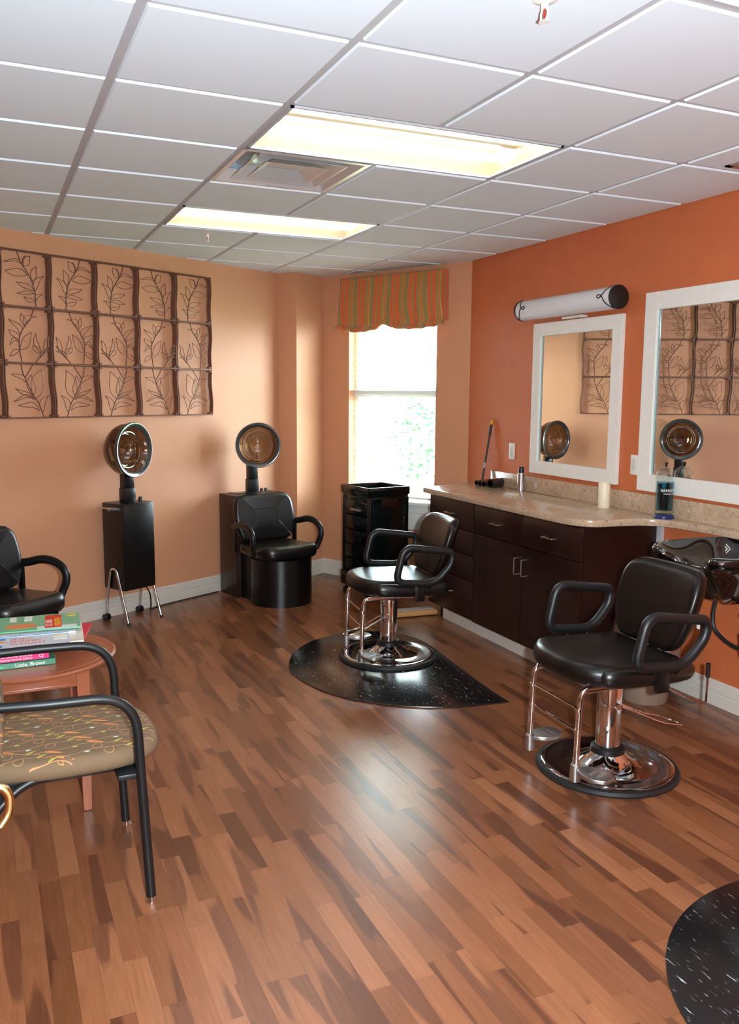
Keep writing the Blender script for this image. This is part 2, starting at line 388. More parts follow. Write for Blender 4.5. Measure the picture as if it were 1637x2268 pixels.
def struct(name, frs, mat, parent=None, **k):
    o = obj(name, frs, mat, parent, **k)
    if not parent: o['kind'] = 'structure'
    return o
def dup(root, loc, rz, label):
    """copy a thing, its parts and their sub-parts"""
    r = root.copy(); COL.objects.link(r); r.location = loc; r.rotation_euler = (0, 0, rz); r['label'] = label
    for ch in list(root.children):
        c = ch.copy(); COL.objects.link(c); c.parent = r
        for g in list(ch.children):
            d = g.copy(); COL.objects.link(d); d.parent = c
    return r
def text(name, s, size, mat, parent, mtx, ext=0.0004, align='LEFT'):
    cu = bpy.data.curves.new(name, 'FONT'); cu.body = s; cu.size = size; cu.extrude = ext; cu.align_x = align
    t = bpy.data.objects.new(name+'_tmp', cu); COL.objects.link(t)
    dg = bpy.context.evaluated_depsgraph_get(); dg.update()
    me = bpy.data.meshes.new_from_object(t.evaluated_get(dg)); me.transform(mtx)
    bpy.data.objects.remove(t); me.materials.clear(); me.materials.append(M[mat] if isinstance(mat, str) else mat)
    o = bpy.data.objects.new(name, me); COL.objects.link(o); o.parent = parent; return o

# ---------------------------------------------------------------- room shell
TH = 0.4956; tL = Vector((cos(TH), sin(TH), 0)); nL = Vector((-sin(TH), cos(TH), 0)); DL = 2.9884
RX_ = 3.6514
CW = Vector((2.9543, 4.7834, 0)); PH = -1.0989; tW = Vector((cos(PH), sin(PH), 0)); nW = Vector((-tW.y, tW.x, 0))  # nW points outdoors
PI_ = Vector((2.521, 4.780, 0)); PO = Vector((2.641, 4.604, 0))
SCOR = (RX_-CW.x)/tW.x
COR = CW + tW*SCOR
def wallseg(a, b, z0, z1, out, th=0.10):
    a = Vector(a); b = Vector(b); o = Vector(out).normalized()*th
    V = [a+Vector((0, 0, z0)), b+Vector((0, 0, z0)), b+o+Vector((0, 0, z0)), a+o+Vector((0, 0, z0)),
         a+Vector((0, 0, z1)), b+Vector((0, 0, z1)), b+o+Vector((0, 0, z1)), a+o+Vector((0, 0, z1))]
    return V, [[0, 1, 2, 3], [4, 5, 6, 7], [0, 1, 5, 4], [1, 2, 6, 5], [2, 3, 7, 6], [3, 0, 4, 7]]
WX = -1.7; YB = -2.15
LA = tL*((WX+nL.x*-DL)/tL.x)+nL*DL
LA = Vector((WX, (DL+sin(TH)*WX)/cos(TH), 0))
PI_ = nL*DL + tL*PI_.dot(tL)
struct('floor', box(-1.9, 4.2, -3.9, 5.6, -0.05, 0.0), 'floor')
struct('wall_left', wallseg(LA, PI_, 0, H+0.03, nL), 'peach')
dPil = (PO-PI_)
struct('wall_pillar', [prism([tuple(p[:2]) for p in (PI_, PO, CW, CW+nL*0.12, PI_+nL*0.12)], 0, H+0.03)], 'peach')
# window wall with its opening
S0, S1, ZS, ZT = 0.30, 1.215, 0.60, 2.30
struct('wall_window', [wallseg(CW, CW+tW*S0, 0, H+0.03, nW, 0.13), wallseg(CW+tW*S1, COR, 0, H+0.03, nW, 0.13),
                       wallseg(CW+tW*S0, CW+tW*S1, 0, ZS, nW, 0.13), wallseg(CW+tW*S0, CW+tW*S1, ZT, H+0.03, nW, 0.13)], 'peach')
struct('wall_right', wallseg(COR, (RX_, YB, 0), 0, H+0.03, (1, 0, 0)), 'orange')
struct('wall_back', [wallseg((1.25, YB, 0), (RX_+0.1, YB, 0), 0, H+0.03, (0, -1, 0)), wallseg((WX, YB, 0), (0.02, YB, 0), 0, H+0.03, (0, -1, 0)),
                     wallseg((0.02, YB, 0), (1.25, YB, 0), 2.2, H+0.03, (0, -1, 0))], 'peach')
struct('wall_side', wallseg((WX, YB, 0), (WX, LA.y+0.05, 0), 0, H+0.03, (-1, 0, 0)), 'peach')
struct('wall_corridor', [wallseg((-0.6, -3.7, 0), (1.9, -3.7, 0), 0, H, (0, -1, 0)), wallseg((-0.6, -3.7, 0), (-0.6, YB-0.1, 0), 0, H, (-1, 0, 0)),
                         wallseg((1.9, -3.7, 0), (1.9, YB-0.1, 0), 0, H, (1, 0, 0))], 'trim')

# ceiling: lay-in tiles with dropped, bevelled faces over a metal grid
G = 0.61
def tile(i, j, i1=None, j1=None):
    i1 = i+1 if i1 is None else i1; j1 = j+1 if j1 is None else j1
    g, d, bv = 0.013, 0.010, 0.006
    x0, x1, y0, y1 = i*G+g, i1*G-g, j*G+g, j1*G-g
    V = [(x0, y0, H+d), (x1, y0, H+d), (x1, y1, H+d), (x0, y1, H+d), (x0+bv, y0+bv, H), (x1-bv, y0+bv, H), (x1-bv, y1-bv, H), (x0+bv, y1-bv, H)]
    return [Vector(v) for v in V], [[4, 5, 6, 7], [0, 1, 5, 4], [1, 2, 6, 5], [2, 3, 7, 6], [3, 0, 4, 7]]
holes = {(2, 1), (3, 1), (2, 4), (3, 4), (3, -2), (4, -2), (2, 2), (3, -7)}
tiles = []; back = []
def inroom(i, j):
    return True
for i in range(-3, 7):
    for j in range(-6, 9):
        if (i, j) in holes: continue
        tiles.append((tile(i, j), 0))
bars = []
for i in range(-3, 8):
    bars.append((box(i*G-0.014, i*G+0.014, -3.7, 5.5, H+0.007, H+0.03), 1))
for j in range(-6, 10):
    if True:
        bars.append((box(-1.9, 4.3, j*G-0.014, j*G+0.014, H+0.0075, H+0.031), 1))
# bars must not cross the two-bay light fixtures: rebuild those pieces
bars = []
cross = {(3, 1), (3, 4), (4, -2)}
for i in range(-3, 8):
    for j in range(-6, 9):
        if (i, j) in cross: continue
        bars.append((box(i*G-0.014, i*G+0.014, j*G, (j+1)*G, H+0.007, H+0.03), 1))
for j in range(-6, 10):
    bars.append((box(-1.9, 4.3, j*G-0.014, j*G+0.014, H+0.0075, H+0.031), 1))
lid = [(box(-1.95, 4.35, -3.9, 5.6, H+0.16, H+0.2), 0)]
struct('ceiling', tiles+bars+lid, ['ceil', 'grid'], sharp=20)

# baseboards with two grooves
def bboard(name, pts, out_sign=1, hgt=0.135):
    prof = [(0, 0), (0.016, 0), (0.016, 0.062), (0.012, 0.066), (0.015, 0.070), (0.015, 0.096), (0.011, 0.100), (0.013, 0.104), (0.012, 0.128), (0.006, hgt), (0, hgt)]
    pts = [Vector(p) for p in pts]; rows = []
    for i, p in enumerate(pts):
        d0 = (p-pts[i-1]).normalized() if i else None; d1 = (pts[i+1]-p).normalized() if i < len(pts)-1 else None
        n0 = Vector((d0.y, -d0.x, 0)) if d0 else None; n1 = Vector((d1.y, -d1.x, 0)) if d1 else None
        if n0 and n1: n = (n0+n1).normalized(); n = n/max(0.3, n.dot(n0))
        else: n = n0 or n1
        rows.append([p+n*a+Vector((0, 0, b)) for a, b in prof])
    V = [v for r in rows for v in r]; F = []; k = len(prof)
    for i in range(len(rows)-1):
        for j in range(k): F.append([i*k+j, i*k+(j+1) % k, (i+1)*k+(j+1) % k, (i+1)*k+j])
    F += [list(range(k)), [(len(rows)-1)*k+j for j in range(k)][::-1]]
    return struct(name, (V, F), 'trim', sharp=15)
bboard('baseboard_left', [LA, PI_, PO, CW, COR])
bboard('baseboard_right', [(RX_, 1.25, 0), (RX_, YB, 0)])

# window_1: frame, sashes, pane, sill, blind
def wmap(fr):
    m = Matrix.Translation(CW) @ RZ(PH)
    return xf(fr, m)
wf = []
O0, O1 = 0.085, 0.125
for a in (box(S0, S0+0.045, O0, O1, ZS, ZT), box(S1-0.045, S1, O0, O1, ZS, ZT), box(S0, S1, O0, O1, ZS, ZS+0.16), box(S0, S1, O0, O1, ZT-0.05, ZT), box(S0, S1, O0-0.012, O1, 1.60, 1.655)):
    wf.append(wmap(a))
win = struct('window_1', wf, 'white', sharp=20)
obj('pane', wmap(box(S0+0.04, S1-0.04, 0.104, 0.108, ZS+0.1, ZT-0.04)), 'glass', win)
obj('sill', [wmap(box(S0-0.03, S1+0.03, -0.035, 0.10, 0.705, 0.735, 0.006)), wmap(box(S0-0.02, S1+0.02, -0.014, 0.0, 0.64, 0.705, 0.003)), wmap(box(S0-0.01, S1+0.01, -0.010, 0.0, 0.50, 0.64, 0.003))], 'white', win)
bl = thing('window_blind', 'white horizontal slat blind hanging inside the bright window recess', 'blind', tuple(CW+tW*((S0+S1)/2)), PH)
hw = (S1-S0)/2-0.012
def slat(z, a):
    c, s = cos(a), sin(a); hw_ = 0.024
    V = []
    for x in (-hw, hw):
        for t in (-1, -0.5, 0, 0.5, 1):
            V.append(Vector((x, 0.045+t*hw_*c, z+t*hw_*s+0.003*(1-t*t))))
        for t in (1, 0.5, 0, -0.5, -1):
            V.append(Vector((x, 0.045+t*hw_*c, z+t*hw_*s+0.003*(1-t*t)-0.002)))
    F = [[i, (i+1) % 10, 10+(i+1) % 10, 10+i] for i in range(10)]+[list(range(10)), list(range(19, 9, -1))]
    return V, F
z = 0.80; k = 0
while z < 2.22:
    obj('slat', slat(z, radians(4)), 'blind', bl); z += 0.043
obj('headrail', box(-hw, hw, 0.018, 0.07, 2.225, 2.28, 0.003), 'blind', bl)
obj('bottom_rail', box(-hw, hw, 0.02, 0.07, 0.755, 0.775, 0.003), 'blind', bl)
for x in (-hw*0.7, 0, hw*0.7): obj('ladder_cord', [cyl((x, 0.021, 0.76), (x, 0.021, 2.23), 0.0008, n=5), cyl((x, 0.069, 0.76), (x, 0.069, 2.23), 0.0008, n=5)], 'blind', bl)

# outdoors: lawn, neighbouring brick wing, a small tree
lawn = tag(obj('lawn', box(3.9, 22, -4, 22, -0.35, -0.3), 'grass'), 'sunlit lawn outside the window', 'lawn'); lawn['kind'] = 'stuff'
bw = thing('brick_building', 'sunlit brick wing of the building seen through the window blind', 'building', (7.8, 10.2, -0.3), radians(-30))
obj('wall', box(-5, 5, 0, 0.4, 0, 1.95), 'brick', bw)
tr = thing('young_tree', 'small green tree in front of the brick wing outside the window', 'tree', (5.55, 8.05, -0.3))
lf = []
for k in range(260):
    a, b, rr = random.uniform(0, 2*pi), random.uniform(-1, 1), random.uniform(0.2, 1)**0.4
    c = Vector((cos(a)*sqrt(1-b*b)*0.35*rr, sin(a)*sqrt(1-b*b)*0.35*rr, 1.35+b*0.6*rr))
    q = Matrix.Rotation(random.uniform(0, 6), 3, Vector((random.random(), random.random(), random.random()+0.01)).normalized())
    s = 0.05
    lf.append(([c+q @ Vector(v)*s for v in ((-0.5, 0, 0), (0, 1, 0.1), (0.5, 0, 0), (0, -1, 0.1))], [[0, 1, 2, 3]]))
obj('crown', lf, 'leaf', tr); obj('trunk', cyl((0, 0, 0), (0, 0, 1.3), 0.03, 0.015, 8), 'palewood', tr)

# valance over the window (fabric stretched on a board)
va = thing('window_valance', 'striped orange and olive fabric valance above the window', 'valance', tuple(CW+tW*0.29), PH)
VW = 1.03
def valance():
    V = []; UV = []; nx, nz = 90, 26
    for j in range(nz+1):
        v = j/nz
        for i in range(nx+1):
            s = i/nx; x = s*VW
            sw = abs(sin(pi*(s*2))) if True else 0
            bot = 2.175 - 0.032*sin(pi*min(1, s/0.47))**1 * (1 if s < 0.47 else 0) - (0.028*sin(pi*(s-0.47)/0.53) if s >= 0.47 else 0) + 0.022*math.exp(-((s-0.47)/0.05)**2)
            top = 2.590
            z = top+(bot-top)*v
            puff = 0.035*sin(pi*min(1, v*1.05))**1.2*(0.6+0.4*sw)*(v**0.8)
            y = -0.10-puff-0.006*sin(s*46+v*3)*v-0.004*sin(s*90)*v
            flare = (s-0.5)*0.05*v**2
            lip = max(0, (v-0.90)/0.10)
            y -= 0.022*sin(lip*pi*0.5)
            V.append(Vector((x+flare, y, z))); UV.append(x+0.012*sin(v*5+s*9)*v)
    F = []
    for j in range(nz):
        for i in range(nx): F.append([j*(nx+1)+i, j*(nx+1)+i+1, (j+1)*(nx+1)+i+1, (j+1)*(nx+1)+i])
    return V, F, UV
Vv, Fv, Uv = valance()
ob = obj('fabric', (Vv, Fv), 'stripe', va, sharp=80)
uvl = ob.data.uv_layers.new(name='u')
for lp in ob.data.loops: uvl.data[lp.index].uv = (Uv[lp.vertex_index], 0)
sd = ob.modifiers.new('thick', 'SOLIDIFY'); sd.thickness = 0.004
# folded lower cuff and returns
def cuff():
    V = []; U = []; nx = 90; n = 10
    for i in range(nx+1):
        s = i/nx; x = s*VW*1.02-0.01
        bot = 2.175 - (0.032*sin(pi*min(1, s/0.47)) if s < 0.47 else 0.028*sin(pi*(s-0.47)/0.53)) + 0.022*math.exp(-((s-0.47)/0.05)**2)
        for k in range(n):
            a = 2*pi*k/n; V.append(Vector((x+(s-0.5)*0.05, -0.118-0.006*sin(s*46)+0.020*cos(a), bot+0.010+0.020*sin(a)+0.003*sin(s*60)))); U.append(x)
    F = []
    for i in range(nx):
        for k in range(n): F.append([i*n+k, i*n+(k+1) % n, (i+1)*n+(k+1) % n, (i+1)*n+k])
    F += [list(range(n)), [nx*n+k for k in range(n)][::-1]]
    return V, F, U
Vv, Fv, Uv = cuff(); ob = obj('hem', (Vv, Fv), 'stripe', va, sharp=80); uvl = ob.data.uv_layers.new(name='u')
for lp in ob.data.loops: uvl.data[lp.index].uv = (Uv[lp.vertex_index], 0)
for x in (0.0, VW):
    o2 = obj('side_return', [box(x-0.003, x+0.003, -0.10, 0, 2.20, 2.59)], 'stripe', va); uvl = o2.data.uv_layers.new(name='u')
    for lp in o2.data.loops: uvl.data[lp.index].uv = (0.01+0.9*abs(o2.data.vertices[lp.vertex_index].co.y), 0)
obj('board', box(0, VW, -0.10, 0, 2.572, 2.588), 'stripe', va)

# ---------------------------------------------------------------- ceiling fittings
def troffer(i, j, label):
    t = thing('ceiling_light', label, 'ceiling light', ((i+1)*G, (j+0.5)*G, H), 0, 'recessed ceiling lights')
    hx, hy, d = G-0.016, G/2-0.016, 0.10
    fr = []
    fr += [box(-hx, hx, -hy, -hy+0.012, 0.001, 0.012), box(-hx, hx, hy-0.012, hy, 0.001, 0.012), box(-hx, -hx+0.012, -hy, hy, 0.001, 0.012), box(hx-0.012, hx, -hy, hy, 0.001, 0.012)]
    obj('trim_frame', fr, 'grid', t)
    V = [Vector(v) for v in ((-hx, -hy, 0.004), (hx, -hy, 0.004), (hx, hy, 0.004), (-hx, hy, 0.004), (-hx+0.03, -hy+0.07, d), (hx-0.03, -hy+0.07, d), (hx-0.03, hy-0.07, d), (-hx+0.03, hy-0.07, d))]
    obj('reflector', [(V, [[0, 1, 5, 4], [1, 2, 6, 5], [2, 3, 7, 6], [3, 0, 4, 7], [4, 5, 6, 7]]), prism([(-0.03, 0.0), (0.03, 0.0), (0, -0.035)], -hx+0.03, hx-0.03)[0:0] or box(-hx+0.03, hx-0.03, -0.025, 0.025, d-0.035, d, 0.008)], 'reflector', t)
    for y in (-0.14, 0.14): obj('fluorescent_tube', cyl((-hx+0.04, y, d-0.045), (hx-0.04, y, d-0.045), 0.019, n=14), 'tube', t)
    return t
troffer(2, 1, 'large lit ceiling light beside the shiny metal air vent')
troffer(2, 4, 'lit ceiling light with two tubes, farthest from the camera, near the sprinkler')
troffer(3, -2, 'ceiling light cut off by the top right corner of the photo')

# air vent: polished square louvre diffuser
vt = thing('air_vent', 'shiny square louvred metal air diffuser beside the large ceiling light', 'air vent', (2.5*G, 2.5*G, H))
def ringpyr(a0, z0, a1, z1, th=0.003):
    V = []
    for a, z_ in ((a0, z0), (a1, z1)):
        V += [Vector((-a, -a, z_)), Vector((a, -a, z_)), Vector((a, a, z_)), Vector((-a, a, z_))]
    return V, [[k, (k+1) % 4, 4+(k+1) % 4, 4+k] for k in range(4)]
obj('frame', [ringpyr(0.297, 0.002, 0.275, 0.002), ringpyr(0.275, 0.002, 0.235, 0.055)], 'vent', vt, sharp=15)
obj('neck', [lathe([(0.11, 0.13), (0.13, 0.09), (0.17, 0.06), (0.235, 0.055)], 32, cap=False)], 'vent', vt)
obj('duct', [lathe([(0.11, 0.13), (0.108, 0.24)], 24, cap=False), lathe([(0.0, 0.24), (0.108, 0.24)], 24)], 'metalblack', vt)
obj('louvre', [ringpyr(0.21, 0.004, 0.15, 0.055), ringpyr(0.21, 0.004, 0.217, 0.004)], 'vent', vt, sharp=15)
obj('louvre', [ringpyr(0.145, 0.002, 0.085, 0.04), ringpyr(0.085, 0.04, 0.0, 0.04), ringpyr(0.145, 0.002, 0.151, 0.002)], 'vent', vt, sharp=15)
obj('brace', [box(-0.2, 0.2, -0.008, 0.008, 0.075, 0.08), box(-0.008, 0.008, -0.2, 0.2, 0.08, 0.085)], 'alu', vt)
def sprinkler(x, y, label):
    t = thing('sprinkler_head', label, 'sprinkler', (x, y, H), 0, 'ceiling sprinklers')
    obj('escutcheon', lathe([(0, -0.004), (0.012, -0.006), (0.032, -0.001), (0.034, 0.0)], 24), 'white', t)
    obj('body', [cyl((0, 0, -0.004), (0, 0, -0.022), 0.010), tube(fillet([(0, -0.010, -0.02), (0, -0.016, -0.03), (0, -0.014, -0.046), (0, 0, -0.052), (0, 0.014, -0.046), (0, 0.016, -0.03), (0, 0.010, -0.02)], 0.004), 0.0028, 6)], 'white', t)
    obj('glass_bulb', cyl((0, 0, -0.022), (0, 0, -0.048), 0.003, n=8), flat('sprinkler_bulb', (150, 40, 36)), t)
    obj('deflector', lathe([(0, -0.052), (0.014, -0.052), (0.015, -0.054), (0, -0.054)], 16), 'white', t)
sprinkler(2.538*G, 5.231*G, 'small sprinkler head on the ceiling beyond the farthest ceiling light')
sprinkler(2.555*G, -0.747*G, 'sprinkler head at the top edge of the photo')
gr = thing('ceiling_grille', 'small white return air grille in the ceiling near the orange wall', 'grille', (5.55*G, 0.62*G, H))
obj('frame', [box(-0.15, 0.15, -0.17, -0.14, -0.006, 0.001), box(-0.15, 0.15, 0.14, 0.17, -0.006, 0.001), box(-0.15, -0.12, -0.17, 0.17, -0.006, 0.001), box(0.12, 0.15, -0.17, 0.17, -0.006, 0.001)], 'alu', gr)
obj('slats', [xf(box(-0.12, 0.12, -0.012, 0.012, -0.001, 0.001), T(0, -0.12+0.03*k, -0.004) @ RX(0.5)) for k in range(9)], 'white', gr)

# ---------------------------------------------------------------- wall art on the left wall
AT0, AZ0, AZ1, CWD = 1.940, 1.450, 2.512, 0.3485
ROWH = (AZ1-AZ0)/3
def nrm(pts, x0, y0, w_=322.0, h_=400.0): return [((x-x0)/w_, 1-(y-y0)/h_) for x, y in pts]
CELL = {
 'top': dict(o=(12, 180), h=400, stems=[[(118, 185), (135, 240), (155, 285), (185, 330), (210, 380), (225, 430), (235, 480), (236, 580)]],
   leaves=[((160, 290), (28, 275), .30, .16), ((185, 352), (35, 335), -.16, .22), ((165, 290), (210, 210), .22, -.28), ((152, 275), (178, 212), -.12, .0), ((222, 392), (250, 280), .12, -.24),
           ((235, 466), (302, 345), -.30, -.04), ((228, 460), (110, 408), .18, -.10), ((230, 482), (108, 488), .16, -.06), ((236, 540), (155, 508), -.26, .06), ((236, 540), (290, 480), -.40, -.10)]),
 'mid': dict(o=(25, 600), h=400, stems=[[(232, 600), (205, 680), (165, 735), (130, 800), (120, 860), (125, 930), (135, 1000)], [(335, 870), (290, 920), (240, 985), (232, 1000)]],
   leaves=[((165, 738), (145, 640), .16, -.16), ((168, 740), (250, 660), -.50, -.18), ((128, 812), (55, 690), .34, .10), ((127, 830), (55, 765), .2, -.2), ((120, 852), (60, 875), .6, .25),
           ((125, 910), (212, 775), .20, -.16), ((125, 912), (52, 957), -.1, .25), ((268, 927), (213, 872), .25, -.25), ((272, 925), (240, 780), -.22, -.02), ((262, 962), (335, 905), -.35, -.08), ((292, 915), (335, 800), .1, -.15)]),
 'bot': dict(o=(35, 1015), h=385, stems=[[(135, 1015), (145, 1070), (160, 1115), (200, 1210), (250, 1300), (283, 1400)], [(222, 1015), (195, 1060), (160, 1115)]],
   leaves=[((165, 1150), (68, 1090), .30, .04), ((215, 1242), (205, 1090), .12, -.26), ((228, 1262), (280, 1052), .16, -.26), ((220, 1270), (90, 1190), .12, -.04), ((222, 1272), (75, 1285), .14, .28),
           ((252, 1352), (105, 1312), .30, .06), ((275, 1365), (325, 1240), -.34, -.04)])}
def leafpts(b, t, w_):
    b = Vector(b); t = Vector(t); d = t-b; n = Vector((-d.y, d.x)); out = []
    for k in range(10):
        s = k/9; out.append(b+d*s+n*w_*sin(pi*s**0.85)+n*0.03*sin(2*pi*s))
    return out
def panel(t0, mirror, label):
    t = thing('metal_wall_panel', label, 'wall art', tuple(tL*t0+nL*(DL-0.002)), TH, 'wall of leafy metal panels')
    fr = []
    g = 0.006
    for r in range(3):
        z0 = AZ0+r*ROWH+g/2; z1 = z0+ROWH-g; wv = 0.006*(1 if r != 0 else -1)
        for yy, off in ((-0.052, 0), (-0.006, 0)):
            L_ = catmull([(g, yy, z0), (g-wv, yy, z0+(z1-z0)*0.3), (g+wv, yy, z0+(z1-z0)*0.7), (g, yy, z1)], 4)
            R_ = catmull([(CWD-g, yy, z1), (CWD-g+wv, yy, z0+(z1-z0)*0.7), (CWD-g-wv, yy, z0+(z1-z0)*0.3), (CWD-g, yy, z0)], 4)
            fr.append(tube(L_+R_, 0.0042, 6, True))
        # side strips joining front and back loops
        for sx, pts in ((0, L_), (1, R_)):
            V = []; F = []
            for p in pts: V += [Vector((p.x, -0.050, p.z)), Vector((p.x, -0.012, p.z))]
            for i in range(len(pts)-1): F.append([2*i, 2*i+1, 2*i+3, 2*i+2])
            fr.append((V, F))
        for cx_ in (g+0.012, CWD-g-0.012):
            for cz in (z0+0.012, z1-0.012): fr.append(box(cx_-0.008, cx_+0.008, -0.05, -0.01, cz-0.006, cz+0.006))
    obj('frame', fr, 'bronze', t)
    for r, key in ((2, 'top'), (1, 'mid'), (0, 'bot')):
        c = CELL[key]; fs = []
        def mp(x, y):
            u = (x-c['o'][0])/322.0; v = 1-(y-c['o'][1])/c['h']
            if mirror: u = 1-u
            return Vector((0.012+u*(CWD-0.024), -0.050, AZ0+r*ROWH+0.004+v*(ROWH-0.008)))
        for s in c['stems']: fs.append(tube(catmull([mp(*p) for p in s], 4), 0.0040, 6))
        for b, tp, w1, w2 in c['leaves']:
            for w_ in (w1, w2): fs.append(tube([mp(*p) for p in leafpts(b, tp, w_)], 0.0024, 5))
        obj('leafy_vine', fs, 'bronze', t)
    return t
mir = [True, False, True, True, False, True]
nm = ['column of metal leaf squares at the left edge, mostly outside the photo', 'leafy metal wall panel, first full column from the left edge', 'leafy metal wall panel, second full column from the left edge',
      'middle leafy metal wall panel, above the left of the standing hair dryer', 'leafy metal wall panel, second column from the right end of the artwork', 'rightmost leafy metal wall panel of the artwork on the peach wall']
for k in range(6): panel(AT0+(k-1)*CWD, mir[k], nm[k])

# ---------------------------------------------------------------- right wall: mirrors, light bar, switches
def rmirror(y0, y1, z0, z1, fw, label):
    t = thing('wall_mirror', label, 'mirror', (RX_-0.001, (y0+y1)/2, z0), -pi/2)
    hw_ = (y1-y0)/2; h = z1-z0
    def fr(x0, x1, y0_, y1_, ins=0): return box(x0, x1, -0.024, 0, y0_, y1_, 0.002)
    obj('frame', [box(-hw_, -hw_+fw, -0.026, 0, 0, h, 0.002), box(hw_-fw, hw_, -0.026, 0, 0, h, 0.002), box(-hw_+fw-0.001, hw_-fw+0.001, -0.026, 0, 0, fw, 0.002), box(-hw_+fw-0.001, hw_-fw+0.001, -0.026, 0, h-fw, h, 0.002)], 'white', t, sharp=20)
    obj('bevelled_edge', [box(-hw_+fw, -hw_+fw+0.022, -0.012, -0.002, fw, h-fw, 0.003), ], 'bevelg', t)
    obj('mirror_glass', box(-hw_+fw, hw_-fw, -0.010, -0.004, fw, h-fw), 'mirror', t)
rmirror(1.640, 2.540, 1.092, 2.102, 0.085, 'white framed wall mirror beneath the white light bar')
rmirror(0.28, 1.452, 1.082, 2.198, 0.098, 'larger white framed wall mirror above the blue jar, cut by the right edge')
lb = thing('vanity_light_bar', 'white cylindrical vanity light bar with black scroll end caps above the smaller mirror', 'wall light', (RX_, 2.10, 2.19), -pi/2)
obj('diffuser', [tube([(-0.48, -0.085, 0), (0.48, -0.085, 0)], 0.066, 32)], 'frost', lb)
obj('backplate', box(-0.30, 0.30, -0.03, 0, -0.045, 0.045, 0.004), 'white', lb)
obj('bracket', box(-0.10, 0.10, -0.05, 0, -0.082, -0.066, 0.003), 'white', lb)
for s in (-1, 1):
    obj('end_cap', [tube([(s*0.48, -0.085, 0), (s*0.494, -0.085, 0)], 0.069, 32), tube([(s*0.494, -0.085, 0), (s*0.499, -0.085, 0)], [0.069, 0.060], 32)], 'iron', lb)
    sc_ = []
    def onc(x, a, r=0.0675): return Vector((s*x, -0.085-r*cos(a), r*sin(a)))
    pts = [(0.482, 1.5), (0.468, 1.2), (0.44, 0.75), (0.425, 0.35), (0.405, 0.10), (0.385, 0.0), (0.372, 0.16), (0.385, 0.30), (0.405, 0.22), (0.425, -0.05), (0.44, -0.45), (0.468, -0.95), (0.482, -1.3)]
    sc_.append(tube(catmull([onc(*p) for p in pts], 5), 0.0035, 6))
    obj('scroll', sc_, 'iron', lb)
def switch(y, label, kind):
    t = thing('light_switch' if kind else 'power_outlet', label, 'light switch' if kind else 'outlet', (RX_, y, 1.222), -pi/2, None)
    obj('plate', box(-0.036, 0.036, -0.006, 0, -0.058, 0.058, 0.003), 'white', t)
    obj('rocker' if kind else 'socket', box(-0.017, 0.017, -0.010, -0.005, -0.034, 0.034, 0.003), 'trim', t)
switch(2.795, 'white wall plate on the orange wall left of the smaller mirror', 1)
switch(1.502, 'white wall plate between the two mirrors', 0)

# ---------------------------------------------------------------- cabinets and worktop
FX = 3.10; CX1 = RX_-0.004
CT, CTT = 0.955, 0.038       # worktop top, thickness
def handle(p, parent, vertical=False, L_=0.10):
    if vertical: pts = [(p[0], p[1], p[2]-L_/2), (p[0]-0.028, p[1], p[2]-L_/2), (p[0]-0.028, p[1], p[2]+L_/2), (p[0], p[1], p[2]+L_/2)]
    else: pts = [(p[0], p[1]-L_/2, p[2]), (p[0]-0.028, p[1]-L_/2, p[2]), (p[0]-0.028, p[1]+L_/2, p[2]), (p[0], p[1]+L_/2, p[2])]
    return obj('handle', tube(fillet(pts, 0.006, 3), 0.0042, 8), 'nickel', parent)
def carcass(y0, y1, parent, right_end=False):
    obj('body', [box(FX+0.02, CX1, y0+0.0005, y1-0.0005, 0.112, CT-CTT-0.001)], 'espresso', parent)
c1 = thing('base_cabinet', 'dark brown base cabinet with four drawers at the window end of the worktop', 'cabinet', (0, 0, 0), 0, 'dark cabinets under the worktop')
carcass(2.392, 3.012, c1)
for z0, z1 in ((0.722, 0.908), (0.555, 0.716), (0.388, 0.549), (0.120, 0.382)):
    d = obj('drawer', box(FX, FX+0.02, 2.398, 3.004, z0, z1, 0.0015), 'espresso', c1); handle((FX, 2.70, (z0+z1)/2+(0 if z1 > .4 else .02)), d)
c2 = thing('base_cabinet', 'dark brown base cabinet with two drawers above two shaker doors, nearest the small mirror', 'cabinet', (0, 0, 0), 0, 'dark cabinets under the worktop')
carcass(1.266, 2.390, c2)
for y0, y1 in ((1.828, 2.384), (1.270, 1.820)):
    d = obj('drawer', box(FX, FX+0.02, y0, y1, 0.722, 0.908, 0.0015), 'espresso', c2); handle((FX, (y0+y1)/2+0.005, 0.815), d)
for y0, y1, hy in ((1.828, 2.384, 1.868), (1.270, 1.820, 1.790)):
    f = 0.058; z0, z1 = 0.116, 0.716
    d = obj('door', [box(FX, FX+0.02, y0, y0+f, z0, z1, 0.001), box(FX, FX+0.02, y1-f, y1, z0, z1, 0.001), box(FX, FX+0.02, y0+f-0.001, y1-f+0.001, z0, z0+f, 0.001), box(FX, FX+0.02, y0+f-0.001, y1-f+0.001, z1-f, z1, 0.001),
                     box(FX+0.009, FX+0.018, y0+f-0.002, y1-f+0.002, z0+f-0.002, z1-f+0.002)], 'espresso', c2, sharp=20)
    handle((FX, hy, 0.592), d, True)
obj('wall_filler', box(RX_-0.03, RX_-0.003, 1.235, 1.2655, 0.0, CT-CTT-0.001), 'grid', c2)
struct('trim_1', box(3.186, 3.20, 1.27, 2.935, 0, 0.110), 'trim')
obj('plinth', box(3.2005, CX1, 1.27, 3.0, 0.0, 0.111), 'espresso', c2)

